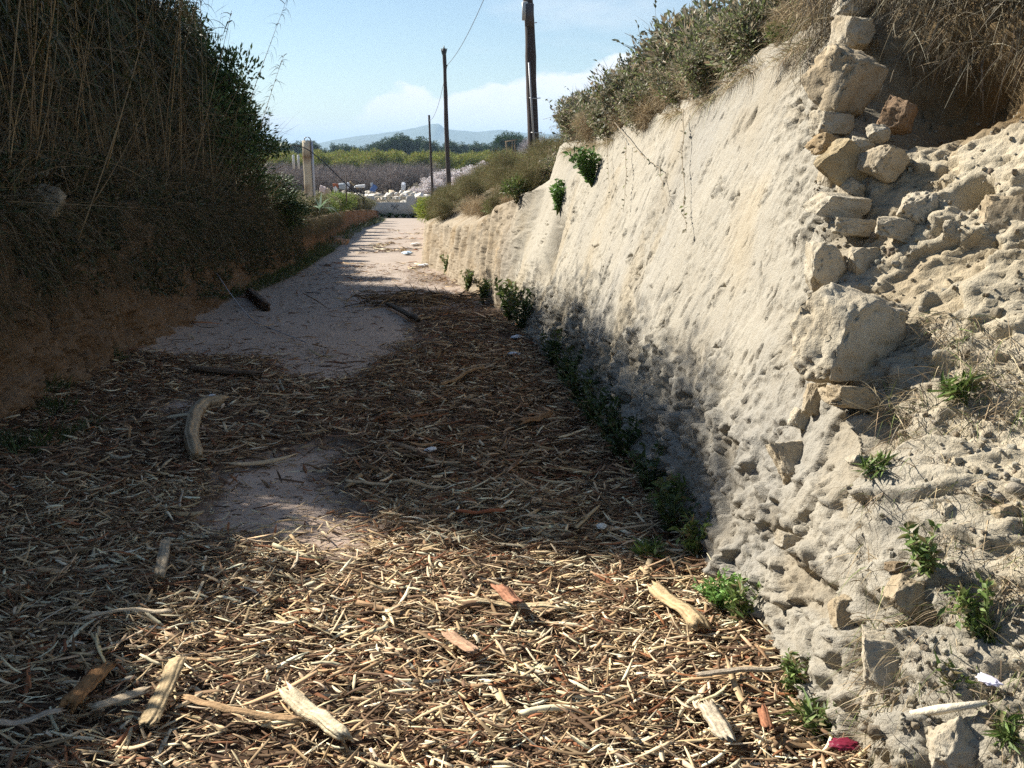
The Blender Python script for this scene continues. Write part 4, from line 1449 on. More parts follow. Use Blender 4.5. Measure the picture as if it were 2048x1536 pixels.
    # lower scrub on the near part of the bank
    b2 = shrub('olive_scrub', 0.9, 1.40, 16000, 0.085, 0.03, [(0.09, 0.11, 0.04), (0.14, 0.13, 0.06), (0.2, 0.16, 0.08)], nstem=40, clump=30, cr=0.35, mat='dark_leaf')
    for y, x, s in ((5.9, -4.3, 0.9), (5.35, -4.3, 1.0), (4.85, -4.45, 1.12), (4.3, -4.4, 1.2), (3.7, -4.4, 1.22), (3.0, -4.35, 1.22), (4.3, -5.2, 1.35), (3.5, -5.2, 1.35), (2.3, -4.35, 1.2), (1.5, -4.6, 2.1), (0.4, -4.5, 2.2), (-0.8, -4.6, 2.2), (-2.0, -4.5, 2.2), (6.4, -4.8, 1.0)):  # the tallest, unseen beside the camera, added to cut sky light
        b2.place((x, y, zt(y) - 0.1), 'olive scrub bush on the near shaded bank beside the lane', U(0, 6), s, group='scrub on the near shaded bank')


def build_left_grass():
    mb = MB()
    # dry grass hanging over the bank's lip
    n = 22000
    y = 4.0 + 38 * R.random(n) ** 1.7
    lip = zr(y) + itp(_hl, y)
    x = left_x(y, lip) - 0.25 + 0.38 * R.random(n)
    z = lip - np.interp(y, [4, 18, 24], [0.85, 0.75, 0.45]) * R.random(n) ** 1.3
    d = np.stack([U(0.1, 0.9, n), R.normal(0, 0.5, n), U(-0.1, 0.8, n)], -1)
    blades(mb, np.stack([x + 0.1, y, z], -1), d, U(0.15, 0.5, n), U(0.003, 0.008, n), U(0.4, 1.6, n), 4, pick([(0.16, 0.115, 0.06), (0.10, 0.075, 0.04), (0.06, 0.065, 0.025), (0.22, 0.16, 0.09), (0.04, 0.045, 0.018)], n, 0.2))
    tag(mb.build('dry_grass', M['dry']), 'dry grass hanging over the lip of the shaded bank', kind='stuff')
    mb = MB()
    n = 42000
    y = np.concatenate([U(5.0, 10.0, 9000), U(9.0, 24.0, 33000)])
    lip = zr(y) + itp(_hl, y)
    z = lip + 0.45 - np.interp(y, [5, 9, 13, 24], [1.1, 1.25, 1.7, 1.3]) * R.random(n) ** 0.9
    x = left_x(y, np.minimum(z, lip)) - 0.12 + U(0.0, 0.30, n) - 0.3 * np.maximum(z - lip, 0)
    p = np.stack([x, y, z], -1)
    p = p[fbm(p * 2.4, 155, 3) > np.interp(lip + 0.45 - z, [0, 0.5, 1.15, 1.7], [-0.3, -0.15, 0.12, 0.35]) - 0.25 * sstep(10, 13, y)]
    n = len(p)
    leaves(mb, p, R.normal(size=(n, 3)) + np.array([0.5, 0, -0.1]), U(0.04, 0.13, n), U(0.012, 0.035, n), pick([(0.045, 0.06, 0.022), (0.065, 0.08, 0.03), (0.10, 0.08, 0.04), (0.15, 0.11, 0.06), (0.035, 0.045, 0.018)], n, 0.25))
    tag(mb.build('undergrowth', M['dark_leaf']), 'dark tangled undergrowth hanging over the shaded bank', kind='stuff')
    mb = MB()
    n = 15000
    y = np.concatenate([U(5.0, 9.0, 6000), U(14, 30, 6000), U(30, 70, 3000)])
    w = np.interp(y, [5, 6.5, 9, 14, 16, 30, 70], [0.5, 0.75, 0.15, 0.1, 0.32, 0.6, 0.9])
    x = xl(y) + w * (R.random(n) ** 1.3) - 0.08
    clump = fbm(np.stack([x * 3, y * 2.2, 0 * x], -1), 161, 3) > np.where(y < 10, 0.02, -0.15)
    x, y = x[clump], y[clump]
    n = len(x)
    z = zr(y) + 0.03 + 0.09 * np.exp(-np.maximum(x - xl(y), 0) / 0.25)
    d = np.stack([R.normal(0.15, 0.5, n), R.normal(0, 0.5, n), np.ones(n)], -1)
    sc = np.interp(y, [5, 15, 40], [0.85, 1.2, 2.2])
    blades(mb, np.stack([x, y, z], -1), d, U(0.08, 0.24, n) * sc, U(0.005, 0.011, n) * sc, U(0.1, 0.8, n), 3, pick([(0.05, 0.085, 0.022), (0.07, 0.115, 0.03), (0.04, 0.06, 0.018), (0.14, 0.12, 0.055)], n, 0.25))
    tag(mb.build('green_grass', M['leaf']), 'green grass along the foot of the shaded bank', kind='stuff')


def build_right_plants():
    grey = shrub('grey_shrub', 0.55, 0.85, 6500, 0.055, 0.024, GREY, (0.30, 0.24, 0.17), 60, clump=60, cr=0.26)
    grey2 = shrub('grey_shrub', 0.50, 0.70, 5600, 0.048, 0.022, GREY + [(0.16, 0.20, 0.07)], (0.36, 0.29, 0.2), 60, clump=50, cr=0.25)
    dry = shrub('dry_shrub', 0.5, 0.6, 3200, 0.16, 0.005, DRY, (0.4, 0.31, 0.2), 40, clump=40, cr=0.35, mat='dry', strap=True)
    broom = shrub('broom_shrub', 0.7, 1.0, 6500, 0.17, 0.006, BROOM, (0.26, 0.2, 0.12), 50, clump=50, cr=0.35, mat='dry', strap=True)
    green = shrub('green_shrub', 0.35, 0.5, 1800, 0.07, 0.02, FRESH, (0.2, 0.18, 0.08), 24, clump=22, cr=0.32)
    yellow = shrub('yellow_green_shrub', 0.6, 0.7, 3600, 0.12, 0.02, [(0.30, 0.36, 0.06), (0.24, 0.32, 0.06), (0.36, 0.38, 0.09)], (0.25, 0.24, 0.1), 30, clump=34, cr=0.32)

    dead = shrub('dead_shrub', 0.5, 0.55, 2600, 0.05, 0.014, [(0.16, 0.14, 0.10), (0.24, 0.21, 0.15), (0.10, 0.09, 0.065), (0.34, 0.3, 0.22)], (0.30, 0.26, 0.19), 90, clump=90, cr=0.3, stem_r=0.005)

    def top(k, y, off, s, lb, dz=-0.08, g=None):
        tx, tz = right_top(y)
        k.place((float(tx) + off, y, float(tz) + dz + 0.04 * min(off, 2)), lb, U(0, 6.28), s, group=g)
    g1 = 'grey shrubs along the top of the clay wall'
    top(grey, 5.6, 0.55, 0.95, 'grey leaved shrub where the wall top nears the stone column', g=g1)
    top(grey2, 6.3, 0.30, 0.95, 'twiggy grey shrub spilling over the highest part of the wall top', g=g1)
    top(grey, 6.9, 0.75, 1.0, 'tall grey shrub behind the bright green sprigs', g=g1)
    top(grey2, 7.2, 0.25, 0.9, 'grey shrub overhanging the wall right of the long bare twigs', g=g1)
    top(grey, 7.8, 0.35, 1.05, 'rounded grey shrub on the wall top with a leafy skyline', g=g1)
    top(grey, 8.7, 0.45, 1.05, 'grey shrub with loose sprays of dark leaves against the sky', g=g1)
    top(grey2, 9.4, 0.20, 1.0, 'grey shrub hanging lowest over the wall face', g=g1)
    top(grey, 10.3, 0.50, 1.0, 'grey green shrub on the wall above the hanging green bush', g=g1)
    top(grey2, 11.4, 0.30, 1.0, 'dusty shrub at the far end of the wall top', g=g1)
    top(broom, 12.6, 0.7, 0.85, 'brownish green broom beyond the far end of the wall', g=g1)
    top(dry, 5.2, 0.30, 0.7, 'straw coloured dry shrub beside the cap stone')
    top(dry, 6.8, 0.05, 0.5, 'dry brown tuft on the lip under the green sprigs')
    top(dry, 8.2, 0.02, 0.5, 'dry tuft draped over the middle of the wall lip')
    top(dry, 10.6, 0.02, 0.55, 'dry tuft on the lip above the hanging green bush')
    for y, o, k, sc in ((5.5, 0.2, dry, 0.5), (6.1, 0.22, grey2, 0.7), (6.5, 0.2, dry, 0.55), (7.0, 0.15, grey2, 0.65), (7.7, 0.12, dry, 0.5), (8.6, 0.1, grey2, 0.6), (9.3, 0.1, dry, 0.5), (5.3, 0.9, grey, 1.0), (6.0, 0.08, grey2, 0.6), (6.6, 0.05, grey2, 0.55), (7.5, 0.05, grey2, 0.6), (8.4, 0.08, grey2, 0.65), (9.0, 0.9, grey, 1.1), (9.8, 0.06, grey2, 0.6), (10.9, 0.1, grey2, 0.65), (11.9, 0.15, grey, 0.8), (12.6, 0.25, grey2, 0.8), (7.2, 1.2, grey, 1.15), (6.2, 1.2, grey, 1.1)):
        top(k, y, o, sc, 'small grey shrub packed between the larger ones on the clay wall', g=g1)
    top(green, 6.4, 0.25, 0.8, 'bright green upright sprigs among the grey shrubs')
    top(green, 5.5, 0.12, 0.45, 'small bright sprig at the edge of the wall lip')
    # above the hollow, by the stones
    g2 = 'dead shrubs over the root hollow'
    for y, off, s in ((4.6, 0.25, 0.85), (4.25, 0.12, 0.8), (3.9, 0.2, 0.9), (3.5, 0.15, 0.85), (4.1, 0.45, 0.9), (3.6, 0.5, 0.9), (4.4, 0.9, 1.0), (3.7, 1.0, 1.0), (5.0, 1.0, 1.0)):
        top(dead, y, off, s, 'dead grey twiggy shrub hanging over the root hollow', -0.22, g2)
    # slope beyond the wall, down to the far lane end
    g3 = 'scrub on the slope beyond the wall'

    def slope(k, y, f, s, lb, g=None):
        hc = float(itp(_hc, y))
        z = float(zr(y)) + hc + (float(ztop(y)) - float(zr(y)) - hc) * f
        k.place((float(right_x(y, z)), y, z - 0.08), lb, U(0, 6.28), s, group=g)
    spec = [(13.6, 0.9, grey2, 0.9), (14.3, 0.5, dry, 0.9), (14.8, 1.0, broom, 1.0), (15.4, 0.3, grey2, 0.75), (16.0, 0.75, broom, 0.95), (16.5, 0.15, green, 0.9), (17.2, 0.55, broom, 0.9), (17.8, 1.0, broom, 1.25), (18.2, 0.2, dry, 1.0), (19.0, 0.6, green, 1.0), (19.6, 0.95, broom, 1.2), (20.3, 0.25, dry, 1.1), (21.0, 0.6, broom, 1.0), (22.0, 0.1, broom, 0.85), (22.4, 0.5, broom, 1.0), (23.5, 0.9, broom, 1.3), (25, 0.3, broom, 1.0), (26.5, 0.7, broom, 1.2), (28, 0.2, dry, 1.3), (29.5, 0.6, broom, 1.2), (31, 1.0, broom, 1.4), (33, 0.3, broom, 1.1), (35, 0.7, broom, 1.2), (38, 0.4, broom, 1.2), (41, 0.8, broom, 1.2), (46, 0.5, broom, 1.1), (52, 0.6, broom, 1.1), (58, 0.6, broom, 1.0), (64, 0.5, broom, 0.9)]
    names = {id(grey): 'grey leaved shrub on the slope beyond the clay wall', id(grey2): 'dusty grey shrub on the slope beyond the clay wall', id(dry): 'dry straw shrub on the slope beyond the clay wall', id(broom): 'brownish broom shrub on the slope beyond the clay wall', id(green): 'leafy green shrub on the slope beyond the clay wall'}
    for y, f, k, s in spec:
        slope(k, y, f, s * (0.9 if y < 17 else 0.68), names[id(k)], g3)
    for i in range(46):
        y = 13.4 + 30 * R.random() ** 1.5
        k = (grey2, dry, broom, green, grey, dry, broom)[i % 7]
        slope(k, y, U(0.0, 1.0), U(0.4, 0.75), names[id(k)], g3)
    slope(yellow, 24.5, 0.05, 0.85, 'yellow green shrub at the cut edge under the middle pole')
    slope(yellow, 38, 0.2, 0.8, 'small yellow tuft near the thinnest pole')

    # dry grass on the right-hand lips
    mb = MB()
    n = 21000
    y = np.concatenate([2.6 + 20 * R.random(5000) ** 1.2, U(4.9, 12.2, 16000)])
    y = y[fbm(np.stack([y * 2.2, 0 * y, 0 * y], -1), 173, 3) > -0.12 + 0.25 * R.random(n)]
    n = len(y)
    tx, tz = right_top(y)
    o = R.random(n) ** 1.5
    x = tx - 0.03 + 0.7 * o
    z = tz + 0.02 - 0.12 * (o < 0.1)
    d = np.stack([R.normal(-0.45, 0.5, n), R.normal(0, 0.6, n), U(-0.1, 0.9, n)], -1)
    blades(mb, np.stack([x, y, z], -1), d, U(0.06, 0.22, n), U(0.002, 0.005, n), U(0.2, 1.4, n), 4, pick(DRY + [(0.2, 0.21, 0.09)], n, 0.25))
    tag(mb.build('dry_grass', M['dry']), 'dry straw grass along the top of the sunlit bank', kind='stuff')
    # roots and stalks hanging into the hollow
    mb = MB()
    n = 11000
    y = U(2.6, 5.0, n)
    tx, tz = right_top(y)
    lo = R.random(n) ** 1.6
    b = np.stack([tx - 0.12 + 0.25 * R.random(n), y, tz + 0.14 - 0.42 * lo], -1)
    d = np.stack([R.normal(-0.15, 0.35, n), R.normal(0, 0.4, n), -np.ones(n) * U(0.2, 1.2, n)], -1)
    d = d + R.normal(0, 0.45, (n, 3))
    blades(mb, b, d, U(0.06, 0.20, n) + 0.12 * (R.random(n) < 0.06), U(0.002, 0.0045, n), U(0.0, 0.6, n), 4, pick([(0.20, 0.17, 0.12), (0.34, 0.30, 0.22), (0.10, 0.08, 0.06), (0.22, 0.17, 0.10), (0.14, 0.13, 0.10)], n, 0.25))
    tag(mb.build('hanging_roots', M['dry']), 'dry roots and stalks hanging into the hollow beside the stones', kind='stuff')
    # thin dead stalks on the broken bank
    mb = MB()
    n = 5200
    uu, vv = U(1720, 2100, n), U(560, 1536, n)
    w = fbm(np.stack([uu / 90, vv / 90, 0 * uu], -1), 171, 3)
    ok = (w > 0.02) & (vv > 620 + 0 * uu)
    P_ = np.array([hit_right(a, b)[0] for a, b in zip(uu[ok], vv[ok])])
    n = len(P_)
    d = np.stack([R.normal(-0.4, 0.5, n), R.normal(-0.3, 0.6, n), U(-0.5, 0.7, n)], -1)
    blades(mb, P_ + np.array([0.01, 0.01, 0]), d, U(0.05, 0.20, n), U(0.0015, 0.004, n), U(0.0, 0.9, n), 4, pick(DRY + [(0.14, 0.17, 0.06), (0.30, 0.26, 0.2)], n, 0.25))
    tag(mb.build('dead_stalks', M['dry']), 'thin dead stalks and grass on the broken bank end', kind='stuff')

    # long bare trailing stems on the wall face
    def trail(name, uv, label, r=0.0035, lf=0):
        mb = MB()
        pts = []
        for u, v in uv:
            p, t = hit_right(u, v)
            pts.append(p + np.array([-0.05, -0.02, 0.02]))
        pts = np.array(pts)
        s = np.linspace(0, len(pts) - 1, 8 * len(pts))
        q = np.stack([np.interp(s, np.arange(len(pts)), pts[:, k]) for k in range(3)], -1)
        q += 0.01 * np.stack([noise(q * 9, 1), noise(q * 9, 2), noise(q * 9, 3)], -1)
        tube(mb, q, np.linspace(r, r * 0.4, len(q)), 4, (0.30, 0.25, 0.18))
        o = tag(mb.build(name, M['twig']), label, 'vine')
        if lf:
            ml = MB()
            k = R.integers(2, len(q), lf)
            leaves(ml, q[k], R.normal(size=(lf, 3)) + np.array([-0.4, 0, -0.4]), U(0.02, 0.045, lf), U(0.012, 0.022, lf), pick(GREY, lf, 0.2))
            ml.build('foliage', M['leaf'], o)
    trail('trailing_vine', [(1378, 225), (1380, 320), (1383, 400), (1388, 470)], 'thin leafy vine hanging straight down the wall face', 0.004, 26)
    trail('trailing_vine', [(1240, 250), (1290, 310), (1330, 340), (1350, 420)], 'bare forked vine curving down the wall face', 0.005, 14)
    trail('trailing_vine', [(1262, 290), (1265, 360), (1258, 430)], 'short vine hanging left of the bare forked one', 0.004, 16)
    trail('trailing_vine', [(1222, 270), (1226, 340), (1232, 400)], 'thin vine hanging right beside the dense green bush', 0.003, 8)
    # branch sprays against the sky
    def spray(y, off, dz, n, label, leafy=True, ln=0.8, dirn=(-0.5, -0.2, 0.8)):
        tx, tz = right_top(y)
        o0 = np.array([float(tx) + off, y, float(tz) + dz])
        mb, ml = MB(), MB()
        for i in range(n):
            d = norm(np.array(dirn) + R.normal(0, 0.38, 3))
            L_ = ln * U(0.6, 1.2)
            s = np.linspace(0, 1, 6)[:, None]
            q = d * L_ * s + np.array([0, 0, -0.18 * L_]) * s ** 2 + R.normal(0, 0.012, (6, 3))
            tube(mb, q, np.linspace(0.005, 0.0015, 6), 4, (0.22, 0.17, 0.12))
            for j in range(3):
                a = q[2 + j]
                dd = norm(d + R.normal(0, 0.6, 3))
                tube(mb, [a, a + dd * 0.12, a + dd * 0.22], [0.002, 0.0015, 0.001], 3, (0.22, 0.17, 0.12))
                if leafy:
                    m = 7
                    b = a + dd * U(0.03, 0.24, m)[:, None]
                    leaves(ml, b, R.normal(size=(m, 3)) + dd, U(0.03, 0.055, m), U(0.016, 0.026, m), pick([(0.09, 0.10, 0.06), (0.14, 0.15, 0.09), (0.20, 0.19, 0.13)], m, 0.2))
        ob = mb.build('leafy_branch' if leafy else 'bare_branch', M['twig'])
        ob.location = o0
        if leafy:
            ml.build('foliage', M['leaf'], ob)
        tag(ob, label, 'branch')
    spray(8.0, 0.30, 0.25, 9, 'spray of dark pointed leaves standing against the sky', True, 0.75)
    spray(9.3, 0.30, 0.15, 8, 'leafy spray lower down the shrub skyline', True, 0.7)
    spray(7.3, 0.6, 0.5, 8, 'fan of thin bare twigs rising behind the leafy sprays', False, 0.8, (-0.1, 0, 1))
    spray(11.5, 0.3, 0.1, 6, 'sparse leafy spray near the timber pole', True, 0.7)


# ------------------------------------------------------------------ poles, post, wires, far wall
def wavy_pole(mb, base, top, r0, r1, col, seed, sides=10, n=16):
    s = np.linspace(0, 1, n)[:, None]
    q = base * (1 - s) + top * s
    q[:, :2] += r0 * 0.3 * np.stack([fbm(np.stack([s[:, 0] * 4, 0 * s[:, 0] + seed, 0 * s[:, 0]], -1), 1, 2), fbm(np.stack([s[:, 0] * 4, 0 * s[:, 0] + seed, 0 * s[:, 0]], -1), 2, 2)], -1)
    tube(mb, q, r0 + (r1 - r0) * s[:, 0] + r0 * 0.07 * noise(np.stack([s[:, 0] * 13, 0 * s[:, 0] + seed, 0 * s[:, 0]], -1), 3), sides, col)


def build_poles():
    dark = (0.075, 0.06, 0.055)
    # near pole on the bank top
    y = 24.0
    b, t = at_y(1070, 320, y), at_y(1046, -230, y)
    o = link('timber_pole', None)
    o.location = b
    tag(o, 'thick dark timber pole with a grey box, nearest of the poles', 'pole')
    mb = MB()
    wavy_pole(mb, np.zeros(3), t - b, 0.135, 0.10, dark, 1, 12, 24)
    mb.build('shaft', M['timber'], o, True)
    at = lambda u, v, yy=y: at_y(u, v, yy) - b
    mb = MB()
    box(mb, at(1050, 22, y - 0.14), (0.14, 0.14, 0.40), (0.5, 0.5, 0.48), 0, 0.02)
    bx = mb.build('meter_box', M['metal'], o)
    mb = MB()
    box(mb, at(1059, 30, y - 0.16), (0.20, 0.12, 0.5), (0.10, 0.09, 0.09), 0, 0.02)
    mb.build('bracket', M['metal'], o)
    mb = MB()
    tube(mb, [at(1058, 125, y - 0.15), at(1063, 210, y - 0.15), at(1069, 300, y - 0.15)], 0.022, 8, (0.42, 0.42, 0.42))
    mb.build('conduit', M['metal'], o, True)
    for v in (45, 196, 265):
        mb = MB()
        tube(mb, [at(1050 + v * 0.045, v, y - 0.13), at(1062 + v * 0.045, v + 1, y - 0.155), at(1072 + v * 0.045, v, y - 0.10)], 0.012, 5, (0.5, 0.5, 0.5))
        mb.build('strap', M['metal'], o)
    # middle pole
    y2 = 44.0
    b2, t2 = at_y(898, 395, y2), at_y(888, 97, y2)
    o = link('timber_pole', None)
    o.location = b2
    tag(o, 'tall thin timber pole with a forked metal top', 'pole')
    mb = MB()
    wavy_pole(mb, np.zeros(3), t2 - b2, 0.115, 0.075, dark, 5, 10, 24)
    mb.build('shaft', M['timber'], o, True)
    e = t2 - b2
    mb = MB()
    for a in (-1, 1):
        tube(mb, [e + np.array([0, -0.05, -0.35]), e + np.array([a * 0.06, -0.05, -0.22]), e + np.array([a * 0.13, -0.05, 0.0])], [0.035, 0.04, 0.02], 6, (0.12, 0.14, 0.12))
    tube(mb, [e + np.array([0, 0, -0.1]), e + np.array([0, 0, 0.12])], [0.05, 0.02], 6, (0.12, 0.14, 0.12))
    mb.build('fork_bracket', M['metal'], o)
    mb = MB()
    tube(mb, [e + np.array([0.02, -0.05, -0.78]), e + np.array([0.14, -0.05, -0.68])], [0.025, 0.035], 6, (0.12, 0.13, 0.12))
    mb.build('insulator', M['metal'], o)
    # far pole
    y3 = 62.0
    b3, t3 = at_y(865, 402, y3), at_y(858, 230, y3)
    mb = MB()
    wavy_pole(mb, np.zeros(3), t3 - b3, 0.085, 0.06, dark, 9, 8, 18)
    o = mb.build('timber_pole', M['timber'], smooth=True)
    o.location = b3
    tag(o, 'shortest thin timber pole beyond the forked one', 'pole')
    # overhead wire, hung from pole to pole
    hang = [t3 + np.array([0, 0, -0.3]), b2 + e + np.array([0.13, -0.05, -0.68]), t + np.array([0, 0, -0.2])]
    mb = MB()
    for a, c, sag in ((hang[0], hang[1], 0.6), (hang[1], hang[2], 0.5)):
        s = np.linspace(0, 1, 24)[:, None]
        q = a * (1 - s) + c * s
        q[:, 2] -= sag * 4 * (s * (1 - s))[:, 0]
        tube(mb, q, 0.010, 5, (0.16, 0.17, 0.2))
    tag(mb.build('overhead_wire', M['metal']), 'thin sagging wire strung between the timber poles', 'wire')
    # small frame and bush far right
    y4 = 58.0
    mb = MB()
    for u0, v0, u1, v1 in ((1012, 283, 1014, 300), (1010, 284, 1034, 279), (1024, 281, 1025, 298), (1029, 280, 1031, 297)):
        tube(mb, [at_y(u0, v0, y4), at_y(u1, v1 + 14 if u0 != 1010 else v1, y4)], 0.035, 6, (0.36, 0.27, 0.18))
    tag(mb.build('trellis', M['wood']), 'small rustic pole trellis in front of the dark round pine', 'trellis')

    # gatepost on the left bank
    yg = 33.0
    b, t = at_y(619, 402, yg), at_y(612.5, 281, yg)
    d = t - b
    o = link('gatepost', None)
    o.location = b
    tag(o, 'cream concrete gatepost with a hooked pipe on top', 'gatepost')
    mb = MB()
    n = 12
    s = np.linspace(-0.5, 1, n)[:, None]
    q = d * s
    for i in range(n - 1):
        pass
    w = 0.122
    c4 = np.array([(-w, -w, 0), (w, -w, 0), (w, w, 0), (-w, w, 0)])
    v = (q[:, None, :] + c4[None] * (1 + 0.05 * noise(np.stack([s[:, 0] * 9, 0 * s[:, 0], 0 * s[:, 0]], -1), 4))[:, None, None]).reshape(-1, 3)
    quads = [[i * 4 + j, i * 4 + (j + 1) % 4, i * 4 + 4 + (j + 1) % 4, i * 4 + 4 + j] for i in range(n - 1) for j in range(4)]
    quads.append([(n - 1) * 4 + j for j in range(4)])
    cc = np.where((noise(v * 6, 5) > 0.35)[:, None], np.array([0.30, 0.20, 0.12]), np.array([0.62, 0.54, 0.40]))
    mb.add(v, quads, None, cc)
    mb.build('shaft', M['concrete'], o)
    mb = MB()
    tube(mb, [d * -0.45 + np.array([0.175, -0.02, 0]), d * 0.5 + np.array([0.175, -0.02, 0]), d * 0.98 + np.array([0.175, -0.02, 0])], 0.045, 8, (0.45, 0.47, 0.52))
    mb.build('downpipe', M['metal'], o, True)
    mb = MB()
    th = np.linspace(math.pi, 0, 9)
    hk = [d * 0.93 + np.array([-0.02, -0.06, 0])] + [d + np.array([0.05 + 0.10 * math.cos(a), -0.06, 0.02 + 0.09 * math.sin(a)]) for a in th] + [d * 0.72 + np.array([0.16, -0.09, 0])]
    tube(mb, hk, 0.017, 6, (0.18, 0.17, 0.17))
    mb.build('hooked_pipe', M['metal'], o, True)
    # cable from the thicket over the post and down
    mb = MB()
    uv = [(520, 297), (560, 291), (598, 291), (618, 300), (645, 322), (672, 348), (702, 378), (730, 398)]
    q = np.array([at_y(u, v, yg - 0.2 - 0.004 * (u - 520)) for u, v in uv])
    s = np.linspace(0, len(q) - 1, 40)
    q = np.stack([np.interp(s, np.arange(len(q)), q[:, k]) for k in range(3)], -1)
    for _ in range(3):
        q[1:-1] = (q[:-2] + 2 * q[1:-1] + q[2:]) / 4
    tube(mb, q, 0.016, 6, (0.04, 0.04, 0.045))
    tag(mb.build('black_cable', M['metal']), 'black cable sagging from the thicket past the gatepost', 'cable')
    # thin stake on the left bank
    mb = MB()
    y5 = 38.0
    tube(mb, [at_y(693, 404, y5), at_y(692, 350, y5)], [0.03, 0.02], 6, (0.16, 0.13, 0.11))
    tag(mb.build('thin_stake', M['timber']), 'thin dark stake on the bank right of the gatepost', 'stake')
    for u, lb in ((587, 'white post in the field left of the gatepost, nearer it'), (597, 'white post in the field directly beside the gatepost')):
        mb = MB()
        yy = 70.0
        box(mb, at_y(u, 324, yy), (0.14, 0.14, 0.95), (0.7, 0.7, 0.68), 0, 0.03)
        tube(mb, [at_y(u, 311, yy), at_y(u, 309, yy)], 0.04, 6, (0.5, 0.5, 0.5))
        tag(mb.build('field_post', M['concrete']), lb, 'post')


def build_far_wall():
    Y = 78.0
    o = link('boundary_wall', None)
    x = lambda u: (u - 1024) / FPX * Y
    zb = -3.45
    o.location = (x(790), Y, zb)
    tag(o, 'low grey block wall with an openwork top at the end of the lane', 'wall')
    X = lambda u: x(u) - x(790)
    conc = (0.44, 0.42, 0.38)
    mb = MB()
    box(mb, (X(880), 0, 0.62), (18.0, 0.2, 1.24), conc, 0, 0.015)
    mb.build('solid_base', M['concrete'], o)
    for u in (665, 745, 825, 905, 985):
        mb = MB()
        box(mb, (X(u), -0.01, 0.87), (0.62, 0.28, 1.74), (0.46, 0.44, 0.40), 0, 0.03)
        mb.build('pillar', M['concrete'], o)
    mb = MB()
    lat = (0.58, 0.52, 0.38)
    for u0 in (665, 745, 825, 905):
        a, b = X(u0) + 0.33, X(u0 + 80) - 0.33
        n = 9
        w = (b - a) / n
        for i in range(n):
            cx = a + w * (i + 0.5)
            z0, z1 = 1.25, 1.62
            tube(mb, [(cx - w / 2, 0, z0), (cx, 0, z1)], 0.035, 6, lat)
            tube(mb, [(cx, 0, z1), (cx + w / 2, 0, z0)], 0.035, 6, lat)
            tube(mb, [(cx, 0, z0), (cx, 0, z1)], 0.022, 6, lat)
        box(mb, ((a + b) / 2, 0, 1.645), (b - a, 0.14, 0.06), lat)
    mb.build('openwork', M['concrete'], o)
    mb = MB()
    for u0, v0, u1, v1 in ((783, 409, 796, 420), (794, 408, 786, 419), (783, 414, 787, 409), (792, 415, 797, 411), (820, 414, 826, 414), (827, 411, 832, 416), (833, 415, 837, 411), (838, 413, 842, 416)):
        p, q = at_y(u0, v0, Y - 0.105), at_y(u1, v1, Y - 0.105)
        c = np.array([x(790), Y, zb])
        tube(mb, [p - c, q - c], 0.028, 5, (0.10, 0.10, 0.105))
    mb.build('painted_mark', M['concrete'], o)
    mb = MB()
    p = at_y(744, 411, Y - 0.9)
    tube(mb, [(p[0], p[1], zb), (p[0], p[1], p[2] + 0.3), (p[0], p[1], p[2] + 0.36)], [0.13, 0.12, 0.06], 10, (0.78, 0.77, 0.74))
    tag(mb.build('marker_post', M['concrete'], smooth=True), 'short white marker post against the low wall', 'post')
    # weeds under the wall
    w = weed('wall_weed', 0.4, 0.42, 24, DEEP, 0.16, 0.07, 'weed', 14)
    for u in (752, 768, 782, 797, 812, 828, 842):
        w.place((x(u), Y - 0.35, zb + 0.02), 'dark weed clump at the foot of the low wall', U(0, 6), U(0.7, 1.1), group='weeds along the low wall')


